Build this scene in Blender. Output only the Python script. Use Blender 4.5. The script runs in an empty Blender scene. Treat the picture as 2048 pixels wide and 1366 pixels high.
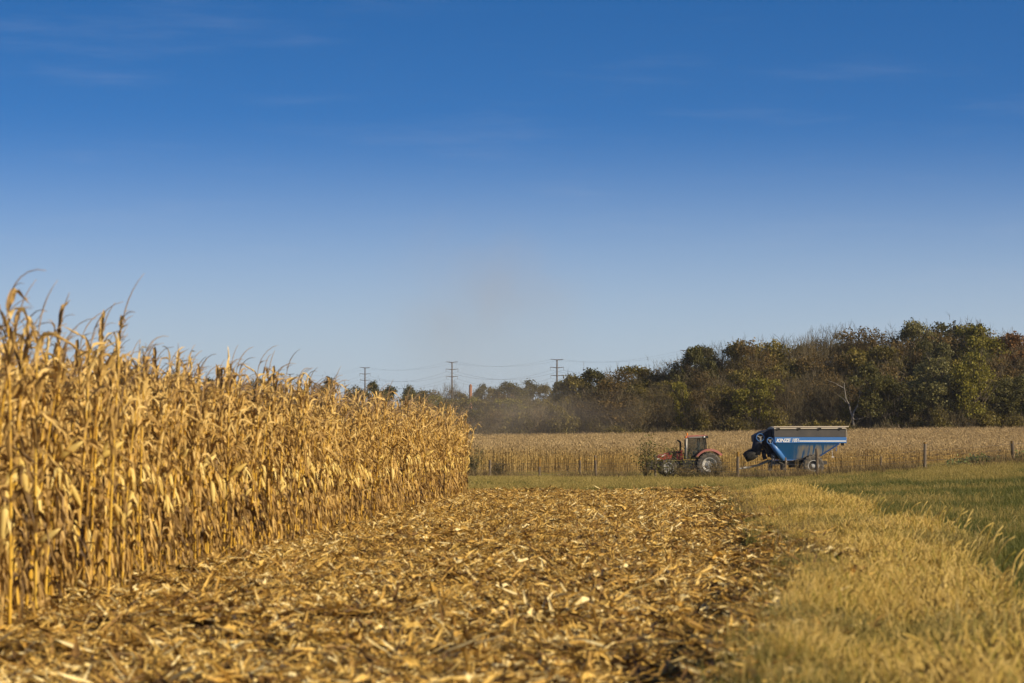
import bpy, math, random
import numpy as np
from mathutils import Vector, Matrix, Euler
random.seed(7); RNG = np.random.default_rng(7)
R = math.radians; PI = math.pi
SC = bpy.context.scene
COL = SC.collection
U = random.uniform

# ------------------------------------------------------------------ camera, sky, sun, exposure
F = 2048 * 85 / 36.0            # focal length in photo pixels
HZ = 897.0                      # horizon row in the photo
CAMZ = 1.6
cam = bpy.data.objects.new('camera', bpy.data.cameras.new('camera'))
COL.objects.link(cam); SC.camera = cam
cam.location = (0, 0, CAMZ); cam.rotation_euler = (R(90), 0, 0)
cam.data.lens = 85; cam.data.sensor_width = 36
cam.data.shift_y = (HZ - 683) / 2048
cam.data.clip_start = 0.1; cam.data.clip_end = 20000
cam.data.dof.use_dof = True; cam.data.dof.focus_distance = 190; cam.data.dof.aperture_fstop = 3.2

SUN_AZ, SUN_EL = 60.0, 27.0     # degrees to the right of straight behind the camera; elevation
sdir = Vector((math.sin(R(SUN_AZ)) * math.cos(R(SUN_EL)), -math.cos(R(SUN_AZ)) * math.cos(R(SUN_EL)), math.sin(R(SUN_EL))))
W = bpy.data.worlds.new('World'); SC.world = W; W.use_nodes = True
wn = W.node_tree.nodes; wl = W.node_tree.links; wn.clear()
w_out = wn.new('ShaderNodeOutputWorld'); w_bg = wn.new('ShaderNodeBackground')
w_sky = wn.new('ShaderNodeTexSky'); w_sky.sky_type = 'NISHITA'; w_sky.sun_disc = False
w_sky.sun_elevation = R(SUN_EL); w_sky.sun_rotation = R(180 - SUN_AZ)
w_sky.air_density = 1.0; w_sky.dust_density = 0.6; w_sky.ozone_density = 2.5
w_tc = wn.new('ShaderNodeTexCoord')
w_map = wn.new('ShaderNodeMapping'); w_map.inputs['Scale'].default_value = (1, 1, 2.6)
w_nrm = wn.new('ShaderNodeVectorMath'); w_nrm.operation = 'NORMALIZE'
w_hs = wn.new('ShaderNodeHueSaturation'); w_hs.inputs['Saturation'].default_value = 1.4
wl.new(w_tc.outputs['Generated'], w_map.inputs['Vector']); wl.new(w_map.outputs[0], w_nrm.inputs[0])
wl.new(w_nrm.outputs[0], w_sky.inputs['Vector']); wl.new(w_sky.outputs[0], w_hs.inputs['Color'])
def wmix(mode, fac, a_, b_):
    q = wn.new('ShaderNodeMix'); q.data_type = 'RGBA'; q.blend_type = mode
    for sock, val in (('Factor', fac), ('A', a_), ('B', b_)):
        if isinstance(val, (int, float)): q.inputs[sock].default_value = val
        elif isinstance(val, tuple): q.inputs[sock].default_value = (*val, 1)
        else: wl.new(val, q.inputs[sock])
    return q.outputs['Result']
def wrange(src, a_, b_, c_=0.0, d_=1.0):
    q = wn.new('ShaderNodeMapRange'); q.interpolation_type = 'SMOOTHSTEP'
    for i_, v_ in enumerate((a_, b_, c_, d_)): q.inputs[i_ + 1].default_value = v_
    wl.new(src, q.inputs[0]); return q.outputs[0]
w_sep = wn.new('ShaderNodeSeparateXYZ'); wl.new(w_tc.outputs['Generated'], w_sep.inputs[0])
w_c = wmix('MULTIPLY', 1.0, w_hs.outputs[0], (.93, .885, 1.03))
w_c = wmix('MIX', wrange(w_sep.outputs[2], .14, .008), w_c, (3.7, 4.45, 5.15))        # dusty air low over the land
# thin cirrus streaks, tilted a little
w_m2 = wn.new('ShaderNodeMapping'); w_m2.inputs['Scale'].default_value = (7, 2, 55); w_m2.inputs['Rotation'].default_value = (0, R(4.5), 0)
wl.new(w_tc.outputs['Generated'], w_m2.inputs['Vector'])
w_nz = wn.new('ShaderNodeTexNoise'); w_nz.inputs['Scale'].default_value = 1.3; w_nz.inputs['Detail'].default_value = 6; w_nz.inputs['Roughness'].default_value = .62
wl.new(w_m2.outputs[0], w_nz.inputs['Vector'])
w_c = wmix('MIX', wrange(w_nz.outputs['Fac'], .5, .85, 0, .09), w_c, (4.2, 4.5, 5.2))
wl.new(w_c, w_bg.inputs['Color']); w_bg.inputs['Strength'].default_value = 0.095
wl.new(w_bg.outputs[0], w_out.inputs['Surface'])
sun = bpy.data.objects.new('sun', bpy.data.lights.new('sun', 'SUN')); COL.objects.link(sun)
sun.data.energy = 5.0; sun.data.angle = R(0.5); sun.data.color = (1.0, 0.86, 0.62)
sun.rotation_euler = sdir.to_track_quat('Z', 'Y').to_euler()
SC.view_settings.view_transform = 'Standard'; SC.view_settings.look = 'None'
SC.view_settings.exposure = 0.35; SC.view_settings.gamma = 1.0
SC.render.engine = 'CYCLES'
SC.cycles.max_bounces = 6; SC.cycles.diffuse_bounces = 3; SC.cycles.transparent_max_bounces = 8
SC.cycles.volume_bounces = 0; SC.cycles.use_denoising = True

# ------------------------------------------------------------------ helpers
def lx(px, d): return (px - 1024) / F * d                  # photo column at distance d -> metres right of the axis
def hz(py, d): return CAMZ - (py - HZ) / F * d             # photo row at distance d -> height
def S(t): t = np.clip(t, 0, 1); return t * t * (3 - 2 * t)

def _h(ix, iy):
    n = (ix.astype(np.int64) * 374761393 + iy.astype(np.int64) * 668265263) & 0x7fffffff
    n = ((n ^ (n >> 13)) * 1274126177) & 0x7fffffff
    return ((n ^ (n >> 16)) & 0xffff) / 65535.0
def noise(x, y):
    x = np.asarray(x, float); y = np.asarray(y, float)
    ix = np.floor(x); iy = np.floor(y); fx = S(x - ix); fy = S(y - iy)
    a = _h(ix, iy) * (1 - fx) + _h(ix + 1, iy) * fx
    b = _h(ix, iy + 1) * (1 - fx) + _h(ix + 1, iy + 1) * fx
    return a * (1 - fy) + b * fy

def corn_edge(d): return -4.3 + 0.052 * (np.asarray(d, float) - 22.6)      # foot of the near corn wall
def stub_edge(d): return np.interp(d, [0, 10, 16.5, 21.9, 30.6, 68, 85], [0.0, 0.95, 1.55, 2.4, 3.5, 5.9, 6.6])
def green_edge(d): return np.interp(d, [0, 10, 15.7, 20.5, 27.4, 36, 53, 62, 80], [1.6, 2.5, 3.25, 4.0, 5.2, 6.4, 7.2, 7.6, 9.5])

def gz(x, y):
    x = np.asarray(x, float); y = np.asarray(y, float)
    z = -0.72 * S((y - 95) / 95)
    rise = 1.12 * S((x - 11.5) / 19) * S((y - 40) / 75) * (1 - S((y - 128) / 60))
    z = z + rise
    rx = S((x + 20) / 120)
    z = z + (1.9 + 1.5 * rx) * S((y - 215) / 220)
    hx = np.interp(x, [-400, -60, -5, 12, 37, 70, 110, 400], [2.5, 1, 0, 2.5, 6, 8.5, 10, 12])
    z = z + hx * S((y - 425) / 90)
    z = z + 7 * S((y - 520) / 400) * (1 - rx * 0.6) + 8 * S((y - 900) / 900)
    # field micro relief and the little ridge along the edge of the cut strip
    near = 1 - S((y - 80) / 20)
    z = z + near * (0.05 * (noise(x * 1.3, y * 1.3) - .5) + 0.05 * (noise(x * .5 + 9, y * .5) - .5))
    e = x - stub_edge(y)
    z = z + near * (0.20 * np.exp(-((e - 0.25) / 0.4) ** 2) * (0.4 + noise(y * .35, 3.0)) - 0.34 * np.exp(-((e + 0.55) / 0.36) ** 2) * S(noise(y * .3 + 4, 7.0) * 1.5 - .2))
    z = z + 0.16 * np.exp(-((y - 82.3) / .7) ** 2) * S((stub_edge(y) + .3 - x)) * S(noise(x * .35, 2.0) * 1.8 - .3) * S((x + 8) / 2)
    return z
def g(x, y): return float(gz(x, y))

class MB:
    """collects geometry with a tint per vertex, builds ONE mesh object"""
    def __init__(s): s.v = []; s.f = []; s.m = []; s.t = []
    def add(s, v, f, m=0, t=0.5):
        o = len(s.v); s.v.extend([tuple(p) for p in v]); s.f.extend([tuple(i + o for i in q) for q in f])
        s.m.extend([m] * len(f)); s.t.extend([t] * len(v) if np.isscalar(t) else list(t))
    def join(s, o, mo=0):
        k = len(s.v); s.v.extend(o.v); s.f.extend([tuple(i + k for i in q) for q in o.f]); s.m.extend([i + mo for i in o.m]); s.t.extend(o.t)
    def box(s, x0, x1, y0, y1, z0, z1, m=0, t=.5):
        s.add([(x0,y0,z0),(x1,y0,z0),(x1,y1,z0),(x0,y1,z0),(x0,y0,z1),(x1,y0,z1),(x1,y1,z1),(x0,y1,z1)],
              [(0,3,2,1),(4,5,6,7),(0,1,5,4),(1,2,6,5),(2,3,7,6),(3,0,4,7)], m, t)
    def prism(s, poly, y0, y1, m=0, t=.5):          # polygon in XZ pushed along Y
        n = len(poly); v = [(x, y0, z) for x, z in poly] + [(x, y1, z) for x, z in poly]
        s.add(v, [tuple(range(n)), tuple(range(2*n-1, n-1, -1))] + [(i, i + n, (i+1) % n + n, (i+1) % n) for i in range(n)], m, t)
    def tube(s, pts, rad, n=6, m=0, t=.5, cap=True):
        pts = [Vector(p) for p in pts]; k = len(pts)
        if np.isscalar(rad): rad = [rad] * k
        v = []; f = []; ref = Vector((0.13, 0.31, 0.94))
        for i, p in enumerate(pts):
            d = (pts[min(i+1, k-1)] - pts[max(i-1, 0)])
            d = d.normalized() if d.length > 1e-9 else Vector((0, 0, 1))
            r_ = ref if abs(d.dot(ref)) < .95 else Vector((1, 0, 0))
            a = d.cross(r_).normalized(); b = d.cross(a)
            for j in range(n):
                w = 2 * PI * j / n; v.append(p + (a * math.cos(w) + b * math.sin(w)) * rad[i])
        for i in range(k - 1):
            for j in range(n):
                f.append((i*n+j, i*n+(j+1) % n, (i+1)*n+(j+1) % n, (i+1)*n+j))
        if cap and n > 2: f.append(tuple(range(n-1, -1, -1))); f.append(tuple((k-1)*n+j for j in range(n)))
        s.add(v, f, m, t)
    def lathe_y(s, prof, c, n=32, m=0, t=.5, a0=0, a1=2*PI):   # profile of (radius, y) turned round the Y axis at c
        full = abs(a1 - a0 - 2*PI) < 1e-6; k = n if full else n + 1; p = len(prof); v = []; f = []
        for j in range(k):
            w = a0 + (a1 - a0) * j / n
            for r_, y in prof: v.append((c[0] + r_ * math.cos(w), c[1] + y, c[2] + r_ * math.sin(w)))
        for j in range(n):
            q = (j + 1) % k
            for i in range(p - 1): f.append((j*p+i, j*p+i+1, q*p+i+1, q*p+i))
        s.add(v, f, m, t)
    def quads(s, c, a, b, m=0, t=None):             # numpy: centres, half axes
        n = len(c); v = np.stack([c - a, c - b, c + a, c + b], 1).reshape(-1, 3)
        o = len(s.v); s.v.extend(map(tuple, v.tolist())); i = np.arange(n) * 4 + o
        s.f.extend(map(tuple, np.stack([i, i+1, i+2, i+3], 1).tolist())); s.m.extend([m] * n)
        s.t.extend(np.repeat(t if t is not None else np.full(n, .5), 4).tolist())
    def mesh(s, name, mats, smooth=False):
        me = bpy.data.meshes.new(name); me.from_pydata(s.v, [], s.f)
        for m in (mats if isinstance(mats, (list, tuple)) else [mats]): me.materials.append(m)
        me.polygons.foreach_set('material_index', s.m)
        if smooth: me.polygons.foreach_set('use_smooth', [True] * len(s.f))
        at = me.attributes.new('tint', 'FLOAT', 'POINT'); at.data.foreach_set('value', s.t)
        me.update(); return me
    def build(s, name, mats, parent=None, smooth=False, link=True, bevel=0):
        o = bpy.data.objects.new(name, s.mesh(name, mats, smooth))
        if link: COL.objects.link(o)
        if parent: o.parent = parent
        if bevel:
            b = o.modifiers.new('bevel', 'BEVEL'); b.width = bevel; b.segments = 2; b.limit_method = 'ANGLE'
        return o
def tag(o, label=None, cat=None, group=None, kind=None):
    if label: o['label'] = label
    if cat: o['category'] = cat
    if group: o['group'] = group
    if kind: o['kind'] = kind
    return o
def empty(name, loc, rz=0, sc=1):
    o = bpy.data.objects.new(name, None); COL.objects.link(o); o.location = loc; o.rotation_euler = (0, 0, rz)
    o.scale = (sc, sc, sc) if np.isscalar(sc) else sc; o.empty_display_size = .2; return o

# ------------------------------------------------------------------ materials
def newmat(name):
    m = bpy.data.materials.new(name); m.use_nodes = True; n = m.node_tree.nodes; n.clear()
    return m, n, m.node_tree.links
def ramp(n, cols):
    r = n.new('ShaderNodeValToRGB'); e = r.color_ramp.elements
    while len(e) < len(cols): e.new(0.5)
    for i, c in enumerate(cols): e[i].position = i / max(1, len(cols) - 1); e[i].color = (*c, 1)
    return r
def mth(n, l, op, a, b):
    x = n.new('ShaderNodeMath'); x.operation = op
    for i, q in enumerate((a, b)):
        if q is None: continue
        if isinstance(q, (int, float)): x.inputs[i].default_value = q
        else: l.new(q, x.inputs[i])
    return x.outputs[0]
def plantmat(name, cols, transl=.25, rough=.6, noise_scale=8.0, noise_amt=.35, rnd=.3, stretch=(1, 1, 1), zcol=None, spec=.3):
    """leaf, straw or bark: ramp over (vertex tint + object random + noise); zcol=(lo,hi,color) blends a colour in with height on the plant"""
    m, n, l = newmat(name)
    out = n.new('ShaderNodeOutputMaterial'); p = n.new('ShaderNodeBsdfPrincipled')
    p.inputs['Roughness'].default_value = rough; p.inputs['Specular IOR Level'].default_value = spec
    at = n.new('ShaderNodeAttribute'); at.attribute_name = 'tint'
    oi = n.new('ShaderNodeObjectInfo'); tc = n.new('ShaderNodeTexCoord')
    mp = n.new('ShaderNodeMapping'); mp.inputs['Scale'].default_value = stretch
    l.new(tc.outputs['Object'], mp.inputs[0])
    nz = n.new('ShaderNodeTexNoise'); nz.inputs['Scale'].default_value = noise_scale; nz.inputs['Detail'].default_value = 2
    l.new(mp.outputs[0], nz.inputs['Vector'])
    a = mth(n, l, 'MULTIPLY_ADD', oi.outputs['Random'], rnd); n_ = a.node; n_.inputs[2].default_value = -rnd / 2
    b = mth(n, l, 'MULTIPLY_ADD', nz.outputs['Fac'], noise_amt); b.node.inputs[2].default_value = -noise_amt / 2
    s = mth(n, l, 'ADD', mth(n, l, 'ADD', at.outputs['Fac'], a), b)
    r = ramp(n, cols); l.new(s, r.inputs[0]); c = r.outputs[0]
    if zcol:
        sx = n.new('ShaderNodeSeparateXYZ'); l.new(tc.outputs['Object'], sx.inputs[0])
        mr = n.new('ShaderNodeMapRange'); mr.inputs[1].default_value = zcol[0]; mr.inputs[2].default_value = zcol[1]
        l.new(sx.outputs[2], mr.inputs[0])
        mx = n.new('ShaderNodeMix'); mx.data_type = 'RGBA'; l.new(mr.outputs[0], mx.inputs['Factor'])
        l.new(c, mx.inputs['A']); mx.inputs['B'].default_value = (*zcol[2], 1); c = mx.outputs['Result']
    l.new(c, p.inputs['Base Color'])
    if transl:
        t = n.new('ShaderNodeBsdfTranslucent'); l.new(c, t.inputs[0]); mix = n.new('ShaderNodeMixShader'); mix.inputs[0].default_value = transl
        l.new(p.outputs[0], mix.inputs[1]); l.new(t.outputs[0], mix.inputs[2]); l.new(mix.outputs[0], out.inputs[0])
    else: l.new(p.outputs[0], out.inputs[0])
    return m
def paint(name, col, rough=.45, metal=0, dust=.25, dustcol=(.30, .24, .16), scale=3.0, alpha=1.0, emit=None):
    m, n, l = newmat(name)
    out = n.new('ShaderNodeOutputMaterial'); p = n.new('ShaderNodeBsdfPrincipled')
    tc = n.new('ShaderNodeTexCoord'); nz = n.new('ShaderNodeTexNoise'); nz.inputs['Scale'].default_value = scale; nz.inputs['Detail'].default_value = 5
    l.new(tc.outputs['Object'], nz.inputs['Vector'])
    mr = n.new('ShaderNodeMapRange'); mr.inputs[1].default_value = .35; mr.inputs[2].default_value = .75; mr.inputs[4].default_value = dust * 2
    l.new(nz.outputs['Fac'], mr.inputs[0])
    mx = n.new('ShaderNodeMix'); mx.data_type = 'RGBA'; l.new(mr.outputs[0], mx.inputs['Factor'])
    mx.inputs['A'].default_value = (*col, 1); mx.inputs['B'].default_value = (*dustcol, 1)
    l.new(mx.outputs['Result'], p.inputs['Base Color'])
    p.inputs['Roughness'].default_value = rough; p.inputs['Metallic'].default_value = metal; p.inputs['Alpha'].default_value = alpha
    if emit: p.inputs['Emission Color'].default_value = (*emit[0], 1); p.inputs['Emission Strength'].default_value = emit[1]
    l.new(p.outputs[0], out.inputs[0]); return m

M = {}
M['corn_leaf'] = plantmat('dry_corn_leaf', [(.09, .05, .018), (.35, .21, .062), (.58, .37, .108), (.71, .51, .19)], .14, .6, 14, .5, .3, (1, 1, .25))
M['corn_stem'] = plantmat('dry_corn_stalk', [(.30, .15, .02), (.58, .335, .035), (.68, .44, .08)], 0, .5, 9, .5, .4, (1, 1, .4))
M['corn_ear'] = plantmat('corn_husk', [(.46, .27, .06), (.68, .47, .12), (.78, .60, .22)], .15, .6, 20, .4, .3, (1, 1, .15))
M['corn_tassel'] = plantmat('corn_tassel', [(.24, .15, .08), (.44, .30, .16)], .1, .7, 9, .3, .3)
M['far_corn'] = plantmat('far_corn', [(.08, .045, .014), (.44, .28, .08), (.70, .50, .18)], .15, .7, 6, .4, .5, zcol=(1.4, 2.8, (.46, .33, .165)))
M['litter'] = plantmat('crop_litter', [(.035, .02, .009), (.20, .105, .026), (.52, .305, .062), (.68, .45, .115), (.84, .68, .33)], .1, .6, 25, .3, .28)
M['fox'] = plantmat('foxtail_straw', [(.09, .12, .015), (.32, .27, .04), (.60, .41, .095), (.72, .52, .16)], .2, .6, 6, .3, .5)
M['green'] = plantmat('green_grass', [(.04, .048, .008), (.105, .115, .018), (.21, .195, .042), (.45, .35, .11)], .3, .5, 6, .2, .25)
M['olive'] = plantmat('olive_grass', [(.05, .06, .013), (.17, .155, .03), (.37, .28, .07), (.52, .38, .12)], .25, .6, 4, .3, .5)
M['weed'] = plantmat('dry_weed', [(.07, .045, .018), (.17, .115, .045), (.34, .235, .10)], .2, .7, 4, .3, .3)
M['bark'] = plantmat('bark', [(.06, .045, .03), (.15, .115, .08)], 0, .85, 3, .6, .3, (1, 1, .3))
M['whitebark'] = plantmat('pale_bark', [(.12, .10, .08), (.30, .27, .22)], 0, .8, 1.2, .8, .2, (1, 1, .4))
M['twig'] = plantmat('twig', [(.045, .035, .018), (.10, .078, .038), (.18, .14, .07)], 0, .85, 3, .3, .3)
M['leaf_olive'] = plantmat('olive_leaf', [(0.047, 0.043, 0.009), (0.135, 0.105, 0.018), (0.257, 0.196, 0.032)], .34, .6, .5, .35, .3)
M['leaf_dark'] = plantmat('dark_leaf', [(0.032, 0.032, 0.009), (0.078, 0.073, 0.016), (0.149, 0.128, 0.027)], .34, .6, .5, .35, .3)
M['leaf_gold'] = plantmat('gold_leaf', [(.09, .08, .01), (.20, .175, .02), (.34, .28, .035)], .34, .6, .5, .35, .25)
M['leaf_brown'] = plantmat('brown_leaf', [(0.051, 0.034, 0.012), (0.135, 0.086, 0.023), (0.243, 0.155, 0.041)], .34, .65, .5, .35, .3)
M['leaf_red'] = plantmat('russet_leaf', [(.08, .038, .014), (.17, .08, .024), (.26, .13, .035)], .34, .65, .5, .35, .3)
M['leaf_weed'] = plantmat('sapling_leaf', [(.06, .065, .012), (.14, .13, .025), (.26, .21, .05)], .3, .6, .5, .35, .3)
M['leaf_pale'] = plantmat('pale_weed_leaf', [(.10, .13, .03), (.20, .25, .08), (.34, .38, .16)], .3, .6, .5, .35, .3)
M['leaf_silver'] = plantmat('silver_leaf', [(0.061, 0.057, 0.018), (0.149, 0.135, 0.041), (0.284, 0.250, 0.081)], .34, .5, .5, .35, .3)

# ------------------------------------------------------------------ scatter: one object whose points carry instances
def scatter(name, protos, x, y, rot, scl, label, cat, zoff=0.0, tilt=None, z=None):
    n = len(x); co = np.zeros((n, 3)); co[:, 0] = x; co[:, 1] = y
    co[:, 2] = (gz(x, y) if z is None else z) + zoff
    me = bpy.data.meshes.new(name); me.vertices.add(n); me.vertices.foreach_set('co', co.ravel())
    e = np.zeros((n, 3)); e[:, 2] = rot
    if tilt is not None: e[:, :2] = tilt
    a = me.attributes.new('irot', 'FLOAT_VECTOR', 'POINT'); a.data.foreach_set('vector', e.ravel())
    a = me.attributes.new('iscl', 'FLOAT', 'POINT'); a.data.foreach_set('value', np.asarray(scl, float))
    a = me.attributes.new('iidx', 'INT', 'POINT'); a.data.foreach_set('value', RNG.integers(0, len(protos), n).astype(np.int32))
    o = bpy.data.objects.new(name, me); COL.objects.link(o)
    pc = bpy.data.collections.new(name + '_kinds')
    for p in protos: pc.objects.link(p)
    ng = bpy.data.node_groups.new(name, 'GeometryNodeTree')
    ng.interface.new_socket('Geometry', in_out='INPUT', socket_type='NodeSocketGeometry')
    ng.interface.new_socket('Geometry', in_out='OUTPUT', socket_type='NodeSocketGeometry')
    N = ng.nodes; L = ng.links
    gi = N.new('NodeGroupInput'); go = N.new('NodeGroupOutput')
    ci = N.new('GeometryNodeCollectionInfo'); ci.inputs['Collection'].default_value = pc
    ci.inputs['Separate Children'].default_value = True; ci.inputs['Reset Children'].default_value = True
    ip = N.new('GeometryNodeInstanceOnPoints'); ip.inputs['Pick Instance'].default_value = True
    def na(nm, ty):
        q = N.new('GeometryNodeInputNamedAttribute'); q.data_type = ty; q.inputs['Name'].default_value = nm; return q.outputs['Attribute']
    er = N.new('FunctionNodeEulerToRotation'); L.new(na('irot', 'FLOAT_VECTOR'), er.inputs[0])
    L.new(gi.outputs[0], ip.inputs['Points']); L.new(ci.outputs[0], ip.inputs['Instance'])
    L.new(na('iidx', 'INT'), ip.inputs['Instance Index']); L.new(er.outputs[0], ip.inputs['Rotation'])
    L.new(na('iscl', 'FLOAT'), ip.inputs['Scale']); L.new(ip.outputs[0], go.inputs[0])
    md = o.modifiers.new('scatter', 'NODES'); md.node_group = ng
    return tag(o, label, cat, kind='stuff')

# ------------------------------------------------------------------ ground
def axis(segs):
    out = []
    for a, b, st in segs: out += list(np.arange(a, b, st))
    return np.array(out + [segs[-1][1]])
gx = axis([(-2500, -400, 300), (-400, -60, 20), (-60, -12, 4), (-12, 16, .35), (16, 40, 2), (40, 140, 5), (140, 400, 20), (400, 2500, 300)])
gy = axis([(-60, 5, 5), (5, 90, .45), (90, 240, 3), (240, 560, 8), (560, 2000, 60), (2000, 6000, 800)])
GX, GY = np.meshgrid(gx, gy); GZ = gz(GX, GY)
gv = np.stack([GX, GY, GZ], -1).reshape(-1, 3); nx = len(gx); ny = len(gy)
ii = (np.arange(ny - 1)[:, None] * nx + np.arange(nx - 1)[None]).ravel()
gf = np.stack([ii, ii + 1, ii + nx + 1, ii + nx], 1)
soil = ((GX < stub_edge(GY) + .15) & (GY < 84) & (GY > -60)).astype(float)
lane = np.where((GY > 214) & (GY < 425), 1.0, 0)
soil = np.maximum(soil, lane).ravel()
gm = bpy.data.meshes.new('ground'); gm.from_pydata(gv.tolist(), [], gf.tolist())
a = gm.attributes.new('soil', 'FLOAT', 'POINT'); a.data.foreach_set('value', soil)
gm.polygons.foreach_set('use_smooth', [True] * len(gf))
m, n, l = newmat('field_ground')
out = n.new('ShaderNodeOutputMaterial'); p = n.new('ShaderNodeBsdfPrincipled'); p.inputs['Roughness'].default_value = .95; p.inputs['Specular IOR Level'].default_value = .1
geo = n.new('ShaderNodeNewGeometry'); at = n.new('ShaderNodeAttribute'); at.attribute_name = 'soil'
n1 = n.new('ShaderNodeTexNoise'); n1.inputs['Scale'].default_value = .35; n1.inputs['Detail'].default_value = 8; n1.inputs['Roughness'].default_value = .7
n2 = n.new('ShaderNodeTexNoise'); n2.inputs['Scale'].default_value = 12; n2.inputs['Detail'].default_value = 6
l.new(geo.outputs['Position'], n1.inputs['Vector']); l.new(geo.outputs['Position'], n2.inputs['Vector'])
r1 = ramp(n, [(.05, .06, .015), (.10, .10, .03), (.22, .17, .06)]); l.new(n1.outputs[0], r1.inputs[0])
r2 = ramp(n, [(.035, .022, .014), (.10, .065, .035), (.22, .15, .07)]); l.new(n2.outputs[0], r2.inputs[0])
mx = n.new('ShaderNodeMix'); mx.data_type = 'RGBA'; l.new(at.outputs['Fac'], mx.inputs['Factor']); l.new(r1.outputs[0], mx.inputs['A']); l.new(r2.outputs[0], mx.inputs['B'])
bp = n.new('ShaderNodeBump'); bp.inputs['Strength'].default_value = .6; bp.inputs['Distance'].default_value = .05; l.new(n2.outputs[0], bp.inputs['Height']); l.new(bp.outputs[0], p.inputs['Normal'])
l.new(mx.outputs['Result'], p.inputs['Base Color']); l.new(p.outputs[0], out.inputs[0])
gm.materials.append(m)
go_ = bpy.data.objects.new('ground', gm); COL.objects.link(go_)
tag(go_, 'brown soil and grassy ground of the farm fields running back to the wood', 'ground', kind='structure')

# ------------------------------------------------------------------ corn plants
def leaf_strip(mb, p0, az, th0, th1, s0, sw, L, Wd, tw, tint, m=0, n=9, fold=.35, crumple=.25):
    """dry blade: starts at p0 with angle th0 from vertical, bends to th1 round s0"""
    p = Vector(p0); ds = L / n; v = []; tt = []
    ca, sa = math.cos(az), math.sin(az); daz = U(-.5, .5)
    for i in range(n + 1):
        s = i / n
        k = max(0, min(1, (s - s0) / sw)); k = k * k * (3 - 2 * k)
        th = th0 + (th1 - th0) * k
        a2 = az + daz * s; out = Vector((math.cos(a2), math.sin(a2), 0))
        d = out * math.sin(th) + Vector((0, 0, math.cos(th)))
        side = Vector((-math.sin(a2), math.cos(a2), 0)); nrm = d.cross(side)
        w_ = tw * s + U(-crumple, crumple)
        sd = side * math.cos(w_) + nrm * math.sin(w_); up = d.cross(sd)
        hw = Wd * .5 * min(1, .35 + s * 4) * max(.04, 1 - s ** 2.2) * U(.75, 1.1)
        v += [p - sd * hw + up * hw * fold * U(.2, 1.6), p, p + sd * hw + up * hw * fold * U(.2, 1.6)]
        tt += [tint + U(-.08, .08)] * 3
        p = p + d * ds
    f = []
    for i in range(n):
        b = i * 3; f += [(b, b+1, b+4, b+3), (b+1, b+2, b+5, b+4)]
    mb.add(v, f, m, tt)

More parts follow.
